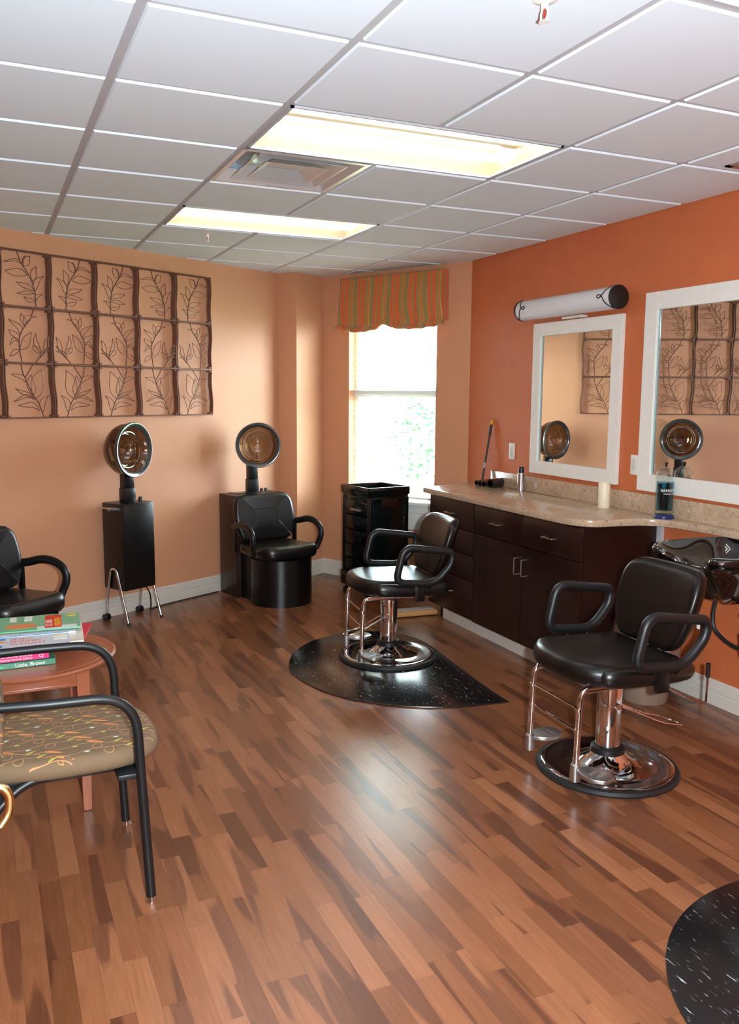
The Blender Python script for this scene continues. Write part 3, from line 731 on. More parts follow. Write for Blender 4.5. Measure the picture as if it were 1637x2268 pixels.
wt = thing('worktop', 'speckled beige laminate worktop with a curved front edge along the orange wall', 'worktop')
Lend = COR + Vector((0, 0, 0))
front = [(3.07, 3.062)]
yy = 3.062
poly = [Vector((3.565, 3.255, 0)), Vector((3.07, 3.062, 0)), Vector((3.07, 1.62, 0)), Vector((3.07, 1.50, 0))]
poly += catmull([(3.07, 1.50, 0), (3.074, 1.40, 0), (3.10, 1.30, 0), (3.17, 1.235, 0), (3.26, 1.22, 0), (3.36, 1.21, 0), (3.45, 1.185, 0), (3.52, 1.12, 0), (3.55, 1.02, 0), (3.568, 0.85, 0), (3.575, 0.60, 0), (3.58, 0.30, 0)], 5)[1:]
poly += [Vector((3.58, 0.28, 0)), Vector((RX_-0.001, 0.28, 0)), Vector((RX_-0.001, 3.40, 0)), Vector((3.645, 3.40, 0))]
obj('slab', prism([(p.x, p.y) for p in poly], CT-CTT, CT, 0.004, 2), 'lam', wt, sharp=30)
obj('backsplash', box(RX_-0.020, RX_-0.001, 0.28, 3.046, CT, CT+0.108, 0.002), 'lam', wt)

# things on the worktop
t = thing('styling_stick', 'thin dark stick with a yellow tip leaning against the orange wall', 'stick', (3.600, 3.118, CT))
a = Vector((0, 0, 0.006)); b = Vector((0.040, -0.060, 0.484)); d = b-a
obj('shaft', tube([a, b], 0.0075, 12), P('dark_grey_shaft', (70, 62, 62), 0.35, 0.6), t)
obj('grip', tube([a+d*0.76, a+d*0.93], 0.0095, 12), 'rubber', t)
obj('tip', tube([a+d*0.93, a+d*1.0], [0.0105, 0.0095], 12), 'yellow', t)
obj('sticker', tube([a+d*0.24, a+d*0.33], 0.0079, 12), flat('pale_sticker', (170, 160, 190)), t)
for k, (yy, rr, ln) in enumerate(((3.055, 0.019, 0.13), (3.005, 0.020, 0.13), (2.955, 0.021, 0.13), (2.865, 0.033, 0.15))):
    lab = ['small black foam-like roller beside the stick, leftmost of the rollers', 'black roller on the worktop, second from the stick', 'black roller on the worktop, beside the large roller', 'largest black roller on the worktop, nearest the spray can'][k]
    r0 = thing('hair_roller', lab, 'roller', (3.505, yy-0.015, CT), radians(18), 'black rollers on the worktop')
    obj('barrel', lathe([(rr*0.75, -0.002), (rr, 0.0), (rr, ln), (rr*0.75, ln), (rr*0.75, -0.002)], 20, (0, 0, 0))[0:0] or xf(lathe([(rr*0.72, 0.0), (rr, 0.002), (rr, ln), (rr*0.72, ln), (rr*0.72, 0.0)], 24, cap=False), T(0, 0, rr) @ RY(pi/2)), 'gloss', r0)
sp = thing('spray_can', 'silver spray can with a black cap on the worktop below the small mirror', 'spray can', (3.592, 2.585, CT))
obj('can', lathe([(0.0, 0), (0.024, 0), (0.0255, 0.003), (0.025, 0.006), (0.025, 0.122), (0.021, 0.131), (0.0, 0.132)], 28), P('silver_can', (190, 188, 196), 0.22, 1.0), sp)
obj('rim_ring', lathe([(0.025, 0.0), (0.0275, 0.001), (0.0275, 0.004), (0.025, 0.005)], 28), 'chrome', sp)
obj('cap', lathe([(0.0, 0.130), (0.020, 0.131), (0.0195, 0.168), (0.017, 0.171), (0.0, 0.171)], 24), 'plastic', sp)
cd = thing('pillar_candle', 'ivory pillar candle on the worktop between the two mirrors', 'candle', (3.560, 1.655, CT))
obj('wax', lathe([(0.0, 0), (0.034, 0), (0.036, 0.003), (0.036, 0.146), (0.034, 0.150), (0.030, 0.150), (0.027, 0.142), (0.0, 0.140)], 32), 'wax', cd)
obj('wick', cyl((0, 0, 0.139), (0, 0, 0.148), 0.001, n=6), 'iron', cd)
jr = thing('disinfectant_jar', 'tall glass jar of blue liquid with a black knobbed lid at the worktop curve', 'jar', (3.575, 1.168, CT+0.0005))
obj('base', lathe([(0, 0), (0.054, 0), (0.056, 0.006), (0.053, 0.016), (0.047, 0.022), (0, 0.022)], 36), 'bluep', jr)
obj('glass', lathe([(0.046, 0.022), (0.0475, 0.030), (0.0475, 0.225), (0.050, 0.232), (0.050, 0.246), (0.047, 0.250)], 36, cap=False), 'clear', jr)
obj('liquid', lathe([(0, 0.045), (0.0455, 0.046), (0.0455, 0.200), (0, 0.2005)], 36), 'blue', jr)
obj('lid', lathe([(0.049, 0.248), (0.046, 0.262), (0.026, 0.280), (0.008, 0.286), (0, 0.286)], 36, cap=False), 'clear', jr)
obj('knob', lathe([(0.0, 0.284), (0.006, 0.285), (0.006, 0.298), (0.011, 0.308), (0.0, 0.309)], 20), 'gloss', jr)
obj('combs', [xf(box(-0.004, 0.004, -0.015, 0.015, 0.05, 0.20), RZ(0.4) @ RX(0.12)), xf(box(0.012, 0.018, -0.010, 0.012, 0.05, 0.19), RZ(1.3) @ RX(-0.12))], 'plastic', jr)
def wrapped(s, size, parent, zc, ang, mat, r=0.0482):
    cu = bpy.data.curves.new('t', 'FONT'); cu.body = s; cu.size = size; cu.extrude = 0.0002; cu.align_x = 'CENTER'
    tt = bpy.data.objects.new('t', cu); COL.objects.link(tt); dg = bpy.context.evaluated_depsgraph_get(); dg.update()
    me = bpy.data.meshes.new_from_object(tt.evaluated_get(dg)); bpy.data.objects.remove(tt)
    for v in me.vertices:
        a_ = ang + v.co.x/r; rr = r+v.co.z; v.co = Vector((rr*cos(a_), rr*sin(a_), zc+v.co.y))
    me.materials.clear(); me.materials.append(M[mat]); o = bpy.data.objects.new('lettering', me); COL.objects.link(o); o.parent = parent
wrapped('BARBICIDE', 0.021, jr, 0.150, radians(-100), 'white'); wrapped('DISINFECTANT', 0.010, jr, 0.135, radians(-100), 'white')

# broom head on the floor at the cabinet end
bh = thing('broom_head', 'pale wooden broom head with grey bristles lying against the cabinet plinth', 'broom head', (3.00, 3.045, 0.0), radians(-4))
obj('wooden_block', box(-0.19, 0.185, -0.02, 0.02, 0.008, 0.040, 0.004), 'palewood', bh)
obj('bristles', box(-0.15, 0.175, 0.02, 0.085, 0.0, 0.048, 0.004), 'bristle', bh)

# ---------------------------------------------------------------- shampoo bowl on the wall, drain
sk = thing('shampoo_bowl', 'glossy black salon shampoo bowl on the wall behind the nearer styling chair', 'sink', (3.36, 0.500, 0.0))
def bowl():
    n = 96; loops = []
    def rim(a):
        c, s = cos(a), sin(a)      # a=pi faces the room (-x)
        e = 3.2; rx = 0.285; ry = 0.268
        k = (abs(c)**e+abs(s)**e)**(-1/e)
        x, y = rx*k*c, ry*k*s
        front = max(0, -c)
        dip = math.exp(-(y/0.13)**4)*(1 if c < 0 else 0)
        x += 0.09*dip-0.03*front*(1-dip)
        z = 0.915-0.070*dip*min(1, front*1.5)
        return Vector((x, y, z))
    R0 = [rim(2*pi*k/n) for k in range(n)]
    def loop(sc, dz, zmix=1.0, zc=0.70, sx=None): 
        return [Vector((p.x*(sx or sc)+0.03*(1-sc), p.y*sc, (p.z+dz)*zmix+zc*(1-zmix))) for p in R0]
    loops = [loop(0.20, 0, 0, 0.655), loop(0.34, 0, 0, 0.665), loop(0.55, 0, 0.10, 0.70), loop(0.76, 0, 0.40, 0.72), loop(0.90, -0.02, 0.75, 0.76), loop(0.965, -0.050), loop(1.03, -0.052), loop(1.05, -0.042), loop(1.045, -0.012), loop(1.025, 0.0), loop(0.985, 0.004), loop(0.955, -0.004), loop(0.90, -0.035, 0.85, 0.76),
             loop(0.78, -0.02, 0.45, 0.74), loop(0.58, 0, 0.15, 0.715), loop(0.35, 0, 0, 0.69), loop(0.12, 0, 0, 0.685)]
    V = [p for l in loops for p in l]; F = []
    for i in range(len(loops)-1):
        for k in range(n): F.append([i*n+k, i*n+(k+1) % n, (i+1)*n+(k+1) % n, (i+1)*n+k])
    F += [list(range(n))[::-1], [(len(loops)-1)*n+k for k in range(n)]]
    return V, F
obj('basin', bowl(), 'gloss', sk, sharp=60)
obj('wall_bracket', box(0.10, 0.288, -0.10, 0.10, 0.68, 0.80, 0.01), 'plastic', sk)
obj('drain_tail', [cyl((0.09, -0.07, 0.665), (0.09, -0.07, 0.60), 0.040), cyl((0.09, -0.07, 0.60), (0.09, -0.07, 0.585), 0.046)], 'rubber', sk)
obj('trap', [cyl((0.09, -0.07, 0.585), (0.09, -0.07, 0.48), 0.032), lathe([(0, 0.375), (0.02, 0.378), (0.038, 0.395), (0.042, 0.42), (0.042, 0.478), (0.046, 0.482), (0.046, 0.500), (0.0, 0.5)], 24, (0.09, -0.07, 0)), cyl((0.09, -0.07, 0.43), (0.288, -0.07, 0.43), 0.02)], P('dull_metal_pipe', (150, 146, 128), 0.25, 1.0), sk)
obj('hose', tube(catmull([(0.12, 0.14, 0.70), (0.14, 0.19, 0.61), (0.14, 0.205, 0.53), (0.14, 0.19, 0.46), (0.14, 0.13, 0.42), (0.12, 0.05, 0.41), (0.10, -0.04, 0.41)], 6), 0.010, 8), 'rubber', sk)

# waste bin with clear liner
bn = thing('waste_bin', 'tan waste bin with a clear plastic liner behind the nearer styling chair', 'waste bin', (3.37, 1.02, 0))
obj('bin', lathe([(0, 0), (0.115, 0.0), (0.12, 0.006), (0.15, 0.30), (0.146, 0.30), (0.115, 0.01), (0, 0.01)], 36), 'binp', bn)
def liner():
    V = []; F = []; n = 72; L_ = [(0.160, 0.20), (0.170, 0.28), (0.178, 0.36), (0.172, 0.42), (0.150, 0.40), (0.138, 0.28), (0.11, 0.06)]
    rnd = [random.uniform(-1, 1) for _ in range(n)]
    for j, (r, z) in enumerate(L_):
        for k in range(n):
            a = 2*pi*k/n; d = 0.009*rnd[k]*(1 if 0 < j < 5 else 0.3)+0.006*sin(a*5+j)
            V.append(Vector(((r+d)*cos(a), (r+d)*sin(a), z+0.012*rnd[(k*7) % n]*(1 if j in (0, 3) else 0.3))))
    for j in range(len(L_)-1):
        for k in range(n): F.append([j*n+k, j*n+(k+1) % n, (j+1)*n+(k+1) % n, (j+1)*n+k])
    return V, F
obj('liner', liner(), 'bag', bn, sharp=25)

# ---------------------------------------------------------------- styling chairs
def styling_chair(loc, rz, label):
    t = thing('styling_chair', label, 'salon chair', loc, rz, 'styling chairs along the worktop')
    b = obj('base_plate', [lathe([(0, 0.002), (0.290, 0.002), (0.292, 0.014), (0.284, 0.024), (0.262, 0.026), (0.235, 0.020), (0.15, 0.024), (0.115, 0.040), (0.085, 0.064), (0.068, 0.085), (0.0, 0.085)], 72)], 'chrome', t, sharp=50)
    obj('rubber_rim', lathe([(0.288, 0.0), (0.307, 0.0), (0.309, 0.008), (0.300, 0.020), (0.284, 0.024), (0.286, 0.002)], 72), 'rubber', b)
    obj('boot', lathe([(0.075, 0.075), (0.072, 0.10), (0.060, 0.108), (0.0, 0.108)], 32), 'plastic', t)
    obj('hydraulic_column', lathe([(0.0, 0.10), (0.053, 0.10), (0.053, 0.372), (0.050, 0.380), (0.0, 0.380)], 40), 'chrome', t)
    obj('piston', cyl((0, 0, 0.378), (0, 0, 0.425), 0.028), 'chrome', t)
    obj('mounting_plate', [box(-0.17, 0.17, -0.10, 0.10, 0.418, 0.426, 0.002), box(-0.15, 0.26, -0.185, -0.155, 0.428, 0.448, 0.002), box(-0.15, 0.26, 0.155, 0.185, 0.428, 0.448, 0.002), box(-0.05, -0.03, -0.18, 0.18, 0.426, 0.446)], 'chrome', t)
    # pump lever: closed wire loop reaching back
    obj('pump_lever', [tube(fillet([(-0.02, 0.062, 0.296), (-0.20, 0.062, 0.210), (-0.26, 0.060, 0.185), (-0.365, 0.055, 0.160), (-0.385, -0.02, 0.150), (-0.33, -0.062, 0.168), (-0.26, -0.062, 0.185), (-0.20, -0.062, 0.210), (-0.02, -0.062, 0.296)], 0.02, 4), 0.0045, 8),
                       cyl((-0.0, -0.068, 0.297), (0.0, 0.068, 0.297), 0.013, n=16)], 'chrome', t)
    lv = obj('brake_lever', tube(fillet([(-0.16, 0.06, 0.40), (-0.30, 0.14, 0.325), (-0.385, 0.165, 0.295), (-0.385, 0.165, 0.455)], 0.02, 4), 0.0055, 8), 'chrome', t)
    obj('grip', cyl((-0.385, 0.165, 0.415), (-0.385, 0.165, 0.478), 0.0095, n=14), 'plastic', lv)
    obj('adjusting_knob', [lathe([(0, 0.388), (0.026, 0.390), (0.028, 0.402), (0.02, 0.410), (0.008, 0.412), (0.008, 0.425)], 18, (-0.14, 0.04, 0))], 'plastic', t)
    # seat
    out = fillet([(0.325, -0.12, 0), (0.325, 0.12, 0), (0.225, 0.262, 0), (-0.20, 0.240, 0), (-0.20, -0.240, 0), (0.225, -0.262, 0)], [0.14, 0.14, 0.12, 0.05, 0.05, 0.12], 8, True)
    def sf(p):
        x, y, z_ = p
        top = z_/0.098
        z2 = 0.452+z_+top*0.006*max(0, x/0.3)**2*1.0-top*0.010*math.exp(-((x-0.02)/0.16)**2-(y/0.16)**2) + (1-top)*0.004
        return (x, y, z2)
    s = obj('seat', pad(out, 0.098, 0.049, n=96, k=8, crown=0.006, fn=sf), 'vinyld', t, sharp=70)
    o96 = resamp([Vector((p.x, p.y, 0)) for p in out], 96)
    c = sum(o96, Vector())/96
    obj('piping', [tube([Vector(sf((q.x-(q-c).normalized().x*0.020, q.y-(q-c).normalized().y*0.020, 0.086))) for q in o96], 0.0026, 6, True)], 'vinyl', s)
    for sgn in (-1, 1):
        bp_ = catmull([(0.225, sgn*0.218, 0.503), (0.18, sgn*0.250, 0.500), (0.05, sgn*0.260, 0.495), (-0.12, sgn*0.256, 0.492), (-0.235, sgn*0.235, 0.490)], 8)
        q_ = [min(1, sqrt(max(0.0, 1-(1-min(1, i_/8))**2))+0.02)*min(1, sqrt(max(0.0, 1-(1-min(1, (len(bp_)-1-i_)/5))**2))+0.02) for i_ in range(len(bp_))]
        obj('side_bolster', tube(bp_, [0.025*v_ for v_ in q_], 20, ry=[0.038*v_ for v_ in q_], up=(0, 0, 1)), 'vinyl', t)
    # back
    bo = fillet([(-0.185, -0.035, 0), (0.185, -0.035, 0), (0.245, 0.13, 0), (0.238, 0.322, 0), (-0.238, 0.322, 0), (-0.245, 0.13, 0)], [0.07, 0.07, 0.14, 0.095, 0.095, 0.14], 6, True)
    def bf(p):
        y, v, w_ = p
        x = -0.175-0.30*v - w_ + 0.55*y*y + 0.02*sin(pi*v/0.33)*0
        x += -0.35*max(0, v-0.22)**2*2
        return (x, y, 0.578+v*0.985)
    bk = obj('backrest', pad(bo, 0.070, 0.030, n=96, crown=0.010, fn=lambda p: bf((p[0], p[1], 0.070-p[2]))), 'vinyld', t, sharp=70)
    o96 = resamp([Vector((p.x, p.y, 0)) for p in bo], 96); c = sum(o96, Vector())/96
    obj('piping', [tube([Vector(bf((q.x-(q-c).normalized().x*0.004, q.y-(q-c).normalized().y*0.004, 0.016))) for q in o96], 0.0026, 6, True)], 'vinyl', bk)
    obj('back_support', [tube([(-0.10, 0, 0.452), (-0.20, 0, 0.470), (-0.238, 0, 0.56), (-0.262, 0, 0.70)], 0.030, 8, False, ry=0.010, up=(1, 0, 0.3))], 'metalblack', t)
    obj('care_tag', box(-0.272, -0.268, 0.205, 0.219, 0.655, 0.682), 'white', t)
    # closed loop armrests
    for sgn in (-1, 1):
        y = 0.31*sgn
        pts = fillet([(0.078, y, 0.762), (-0.225, y, 0.722), (-0.218, y, 0.650), (-0.120, y*0.99, 0.538), (0.128, y*0.99, 0.556)], [0.06, 0.045, 0.05, 0.07, 0.06], 7, True)
        a_ = obj('armrest', tube(pts, 0.0212, 14, True, up=(0, 1, 0)), 'frame_b', t)
        obj('bolt', [tube([(0.02, sgn*0.29, 0.512), (0.02, sgn*0.31, 0.535)], 0.007, 8), tube([(-0.09, sgn*0.29, 0.505), (-0.09, sgn*0.31, 0.530)], 0.007, 8), box(-0.06, 0.0, sgn*0.283-0.014, sgn*0.283+0.014, 0.432, 0.526, 0.004)], 'metalblack', a_)
    # footrest
    f = obj('footrest_frame', [tube(fillet([(0.02, sg*0.170, 0.446), (0.278, sg*0.170, 0.448), (0.290, sg*0.170, 0.10)], 0.06, 8), 0.0125, 12) for sg in (-1, 1)]
            + [tube([(0.283, -0.17, 0.36), (0.283, 0.17, 0.36)], 0.0048, 8), tube([(0.286, -0.17, 0.27), (0.286, 0.17, 0.27)], 0.0048, 8)]
            + [tube([(0.285, sg*0.17, zz-0.008), (0.285, sg*0.17, zz+0.008)], 0.0155, 12) for sg in (-1, 1) for zz in (0.36, 0.27)], 'chrome', t)
    for sg in (-1, 1):
        pl = [(0.02*cos(a)*1.0, 0.02*sin(a)) for a in [0]]
        shape = fillet([(0.0, -0.020, 0), (0.035, -0.050, 0), (0.095, -0.062, 0), (0.150, -0.035, 0), (0.150, 0.035, 0), (0.095, 0.062, 0), (0.035, 0.050, 0), (0.0, 0.020, 0)], 0.02, 4, True)
        mt = T(0.290, sg*0.170, 0.115) @ RZ(radians(112) if sg > 0 else pi+0.1) @ T(0.015, 0, 0) @ RX(0.0)
        p_ = obj('footplate', [xf(prism([(q.x, q.y) for q in shape], -0.012, 0.006, 0.004, 2), mt), xf(lathe([(0, -0.045), (0.022, -0.045), (0.023, -0.02), (0.020, 0.022), (0.013, 0.028), (0, 0.028)], 24), T(0.290, sg*0.170, 0.105))], 'alu', f, sharp=40)
        p_.name = 'footplate'
        em = []
        for r_i in range(2):
            for q in range(5): em.append(xf(box(0.062+r_i*0.034, 0.078+r_i*0.034, -0.028+q*0.012, -0.021+q*0.012, 0.006, 0.0085, 0.001, 1), mt))
        p_.data  # raised marks are joined below
        obj_em = bpy.data.meshes.new('x')
        bpy.data.meshes.remove(obj_em)
        bm = bmesh.new(); bm.from_mesh(p_.data)
        for V_, F_ in em:
            vs = [bm.verts.new(v) for v in V_]
            for ff in F_: bm.faces.new([vs[i] for i in ff])
        bmesh.ops.recalc_face_normals(bm, faces=bm.faces[:]); bm.to_mesh(p_.data); bm.free()
    return t
ch2 = styling_chair((2.610, 0.405, 0.0), radians(178), 'black styling chair nearest the camera, standing on bare floor in front of the shampoo bowl')
ch1 = dup(ch2, (2.405, 2.225, 0.008), radians(173), 'black styling chair on the teardrop floor mat, farther from the camera')
for c_ in list(ch1.children):
    kind_ = c_.name.split('.')[0]
    if kind_ == 'brake_lever':
        for g2 in list(c_.children): bpy.data.objects.remove(g2)
        bpy.data.objects.remove(c_)
    elif kind_ == 'pump_lever': c_.rotation_euler = (0, 0, radians(155)); c_.location = (0, 0, -0.03); c_.scale = (0.75, 1, 1)
    elif kind_ in ('hydraulic_column', 'piston'): c_.location = (0, 0, -0.012)
    elif kind_ not in ('base_plate', 'boot', 'hydraulic_column', 'piston'): c_.location = (-0.065, 0, -0.024)

# floor mats
MATP = [tuple(p[:2]) for p in catmull([(2.655, 1.25, 0), (2.676, 1.578, 0), (2.725, 2.03, 0), (2.757, 2.39, 0), (2.722, 2.60, 0), (2.613, 2.745, 0), (2.441, 2.812, 0), (2.273, 2.800, 0), (2.076, 2.714, 0), (1.911, 2.554, 0), (1.797, 2.35, 0), (1.746, 2.159, 0), (1.763, 1.936, 0), (1.836, 1.707, 0), (1.968, 1.524, 0), (2.12, 1.402, 0), (2.288, 1.316, 0), (2.461, 1.272, 0)], 5)]+[(2.655, 1.25)]
MATP = MATP[:-1]
def matpoly(c, r, tip, n=64):
    cx, cy = c; dx, dy = tip[0]-cx, tip[1]-cy; D = hypot(dx, dy); a0 = atan2(dy, dx); b = math.acos(r/D)
    pts = [(tip[0], tip[1])]
    for k in range(n+1):
        a = a0+b+(2*pi-2*b)*k/n; pts.append((cx+r*cos(a), cy+r*sin(a)))
    return pts
mt = thing('floor_mat', 'black teardrop anti-fatigue mat under the farther styling chair', 'floor mat', (2.405, 2.225, 0), 0, 'black salon floor mats')
obj('pad', prism([(x-2.405, y-2.225) for x, y in MATP] if 'MATP' in globals() else [(x-2.405, y-2.225) for x, y in matpoly((2.40, 2.05), 0.62, (2.68, 1.27))], 0.0, 0.008, 0.004, 2), 'flecks', mt, sharp=25)
mt2 = thing('floor_mat', 'black flecked floor mat at the lower right corner of the photo', 'floor mat', (2.42, -1.12, 0), 0, 'black salon floor mats')
obj('pad', prism([(0.68*cos(2*pi*k/72), 0.62*sin(2*pi*k/72)) for k in range(72)], 0.0, 0.008, 0.004, 2), 'flecks', mt2, sharp=25)

# ---------------------------------------------------------------- hair dryers
def hood(parent, c, yaw_, tilt=0.0, s=1.0):
    """smoked bowl, opening along local -y after yaw"""
    mt_ = T(*c) @ RZ(yaw_) @ RX(tilt) @ Matrix.Scale(s, 4)
    prof = []
    for k in range(15):
        a = pi/2*k/14; prof.append((0.182*sin(a) if k else 0.0008, -0.150-0.0+0.150*(1-cos(a))-0.0))
    # outer bowl from the pole (back) to the lip (front); z is forward
    outer = [(0.0008, -0.150)]+[(0.184*sin(pi/2*k/14), -0.150*cos(pi/2*k/14)) for k in range(1, 15)]+[(0.186, 0.05)]
    h = obj('hood', xf(lathe(outer, 56, axis='y', cap=False), mt_), 'smoke', parent, sharp=60)
    obj('hood_rim', xf(lathe([(0.186, 0.035), (0.193, 0.040), (0.195, 0.052), (0.190, 0.062), (0.178, 0.062), (0.160, 0.050), (0.156, 0.046), (0.160, 0.044), (0.184, 0.050), (0.186, 0.035)], 64, axis='y', cap=False), mt_), 'rim', h, sharp=60)
    inner = [(0.0008, -0.105)]+[(0.125*sin(pi/2*k/10), -0.105*cos(pi/2*k/10)) for k in range(1, 11)]+[(0.135, 0.02), (0.158, 0.046)]
    obj('inner_shell', xf(lathe(inner, 56, axis='y', cap=False), mt_), 'smoke2', h, sharp=60)
    dots = []
    for k in range(40):
        a = 2*pi*k/40; dots.append(xf(lathe([(0.0, -0.002), (0.0035, 0.0), (0.0, 0.003)], 6, (0.124*cos(a), 0, 0.124*sin(a)), axis='y'), mt_))
    obj('air_jets', dots+[xf(tube([(0.126*cos(2*pi*k/48), -0.003, 0.126*sin(2*pi*k/48)) for k in range(48)], 0.0028, 6, True), mt_), xf(tube([(0.112*cos(2*pi*k/48), 0.025, 0.112*sin(2*pi*k/48)) for k in range(48)], 0.0018, 6, True), mt_)], 'chrome', h)
    obj('hinge_band', xf(tube([(0, 0.150*cos(a)+0.004, 0.187*sin(a)) for a in [(-pi/2)+0.12*k for k in range(0, 12)]], 0.004, 8, ry=0.004), mt_), 'rim', h)
    return h
d1 = thing('standing_hair_dryer', 'standing hood hair dryer on chrome legs beneath the metal artwork', 'hair dryer', (1.085, 3.795, 0), radians(30))
obj('cabinet', [box(-0.135, 0.135, -0.115, 0.115, 0.235, 0.850, 0.006)], 'metalblack', d1)
obj('front_panel', box(-0.128, 0.128, -0.120, -0.114, 0.242, 0.838, 0.003), 'metalblack', d1)
obj('side_shelf', [box(-0.215, -0.130, -0.05, 0.06, 0.822, 0.826, 0.001), box(-0.215, -0.135, -0.054, -0.050, 0.806, 0.826, 0.001)], 'nickel', d1)
obj('post', [box(-0.048, 0.048, -0.030, 0.035, 0.850, 0.950, 0.004), box(-0.042, 0.042, -0.026, 0.030, 0.950, 1.060, 0.004)], 'metalblack', d1)
obj('timer_knob', cyl((0.095, -0.02, 0.850), (0.095, -0.02, 0.880), 0.015, 0.013), 'plastic', d1)
for sx in (-1, 1):
    lg = obj('leg', tube(fillet([(sx*0.147, -0.155, 0.006), (sx*0.143, -0.03, 0.385), (sx*0.143, 0.025, 0.385), (sx*0.147, 0.075, 0.16), (sx*0.147, 0.085, 0.055)], 0.05, 8), 0.0095, 12), 'chrome', d1)
    obj('foot', cyl((sx*0.147, -0.157, 0.0), (sx*0.147, -0.153, 0.016), 0.012), 'rubber', lg)
    obj('caster', [tube([(sx*0.147-0.020, 0.088, 0.024), (sx*0.147-0.005, 0.088, 0.024)], 0.024, 18), tube([(sx*0.147+0.005, 0.088, 0.024), (sx*0.147+0.020, 0.088, 0.024)], 0.024, 18), cyl((sx*0.147, 0.085, 0.024), (sx*0.147, 0.085, 0.062), 0.008)], 'plastic', lg)
hood(d1, (0.0, -0.02, 1.222), radians(12))
Wd = d1_inv = (T(1.085, 3.795, 0) @ RZ(radians(30))).inverted()
cord = obj('power_cord', tube(catmull([d1_inv @ Vector(p_) for p_ in [(1.19, 3.84, 0.24), (1.235, 3.87, 0.15), (1.245, 3.90, 0.05), (1.26, 3.99, 0.006), (1.40, 4.10, 0.006), (1.62, 4.225, 0.006), (1.83, 4.34, 0.006), (1.87, 4.355, 0.006)]], 8), 0.0045, 8), 'rubber', d1)

def dryer_chair(loc, rz, label):
    # origin: middle of the back edge at floor, front is local -y
    t = thing('dryer_chair', label, 'dryer chair', loc, rz, 'hooded dryer chairs along the peach wall')
    obj('back_cabinet', box(-0.24, 0.24, -0.27, 0.0, 0.0, 0.815, 0.004), 'brownlam', t)
    out = [(-0.20, -0.25), (-0.20, -0.30)]+[(x_, y_) for x_, y_ in [(-0.185, -0.33), (-0.19, -0.36)]]
    base = [Vector((-0.20, -0.26, 0)), Vector((-0.19, -0.34, 0)), Vector((-0.215, -0.44, 0))]
    arc = [Vector((-0.012+0.245*cos(a), -0.56+0.245*sin(a), 0)) for a in [pi-0.15+ (pi+0.30)*k/24 for k in range(25)]]
    base += arc+[Vector((0.215, -0.44, 0)), Vector((0.19, -0.34, 0)), Vector((0.20, -0.26, 0))]
    obj('base_skirt', prism([(p.x, p.y) for p in base], 0.0, 0.36), 'metalblack', t, sharp=25)
    so_ = fillet([(-0.235, -0.29, 0), (-0.265, -0.66, 0), (-0.20, -0.76, 0), (0.20, -0.76, 0), (0.265, -0.66, 0), (0.235, -0.29, 0)], [0.04, 0.06, 0.10, 0.10, 0.06, 0.04], 6, True)
    def sf(p):
        x, y, z_ = p; tp = z_/0.105
        return (x, y, 0.352+z_+tp*(0.020*math.exp(-((y+0.72)/0.06)**2)+0.012*(abs(x)/0.26)**3) - tp*0.012)
    s = obj('seat', pad(so_, 0.105, 0.045, n=96, crown=0.004, fn=sf), 'vinyl', t, sharp=70)
    obj('seam', [tube([Vector(sf((x_, -0.665+0.03*(abs(x_)/0.25)**2, 0.1055))) for x_ in [-0.24+0.04*k for k in range(13)]], 0.0022, 5)], 'iron', s)
    bo = fillet([(-0.225, 0, 0), (0.225, 0, 0), (0.280, 0.16, 0), (0.255, 0.37, 0), (-0.255, 0.37, 0), (-0.280, 0.16, 0)], [0.06, 0.06, 0.12, 0.08, 0.08, 0.12], 6, True)
    def bf(x, v, w_): return Vector((x, -0.365+0.21*v + w_ - 0.30*x*x, 0.455+v))
    b = obj('backrest', pad(bo, 0.085, 0.035, n=96, crown=0.014, fn=lambda p: bf(p[0], p[1], 0.085-p[2])), 'vinyl', t, sharp=70)
    sm = []
    def ln(a, b_, k=8): return tube([bf(a[0]+(b_[0]-a[0])*i/k, a[1]+(b_[1]-a[1])*i/k, -0.012) for i in range(k+1)], 0.0024, 5)
    q = [(-0.105, 0.155), (0.105, 0.155), (0.105, 0.255), (-0.105, 0.255)]
    for i in range(4): sm.append(ln(q[i], q[(i+1) % 4]))
    sm += [ln(q[0], (-0.205, 0.035)), ln(q[1], (0.205, 0.035)), ln(q[2], (0.19, 0.345)), ln(q[3], (-0.19, 0.345))]
    obj('seam', sm, 'iron', b)
    for sg in (-1, 1):
        x = sg*0.312
        a_ = obj('armrest', tube(catmull([(sg*0.280, -0.30, 0.585), (sg*0.30, -0.37, 0.597), (x, -0.46, 0.618), (x, -0.56, 0.612), (x, -0.635, 0.572), (x, -0.650, 0.510), (x*0.975, -0.630, 0.450), (x*0.92, -0.615, 0.400)], 6), 0.026, 14, ry=0.020, up=(1, 0, 0)), 'plastic', t)
        obj('upright', box(sg*0.280-0.010, sg*0.280+0.010, -0.335, -0.295, 0.38, 0.600, 0.004), 'metalblack', a_)
    px_ = 0.03
    obj('post', [box(px_-0.045, px_+0.045, -0.10, -0.03, 0.815, 0.925, 0.004), box(px_-0.039, px_+0.039, -0.096, -0.034, 0.925, 1.05, 0.004)], 'metalblack', t)
    for kx in (0.105, 0.145): obj('timer_knob', cyl((kx, -0.09, 0.815), (kx, -0.09, 0.845), 0.013), 'plastic', t)
    obj('control_plate', box(-0.17, 0.17, -0.16, -0.02, 0.815, 0.821, 0.002), 'metalblack', t)
    return t
YD = radians(14)
dd = Vector((sin(YD), -cos(YD), 0)); rd = Vector((cos(YD), sin(YD), 0))
Bk = Vector((1.893, 4.375, 0)) + rd*0.24
dc = dryer_chair(tuple(Bk), YD, 'black salon chair with a hooded hair dryer, beside the wall corner and window')
hood(dc, (0.03, -0.16, 1.208), radians(-26), s=0.94)
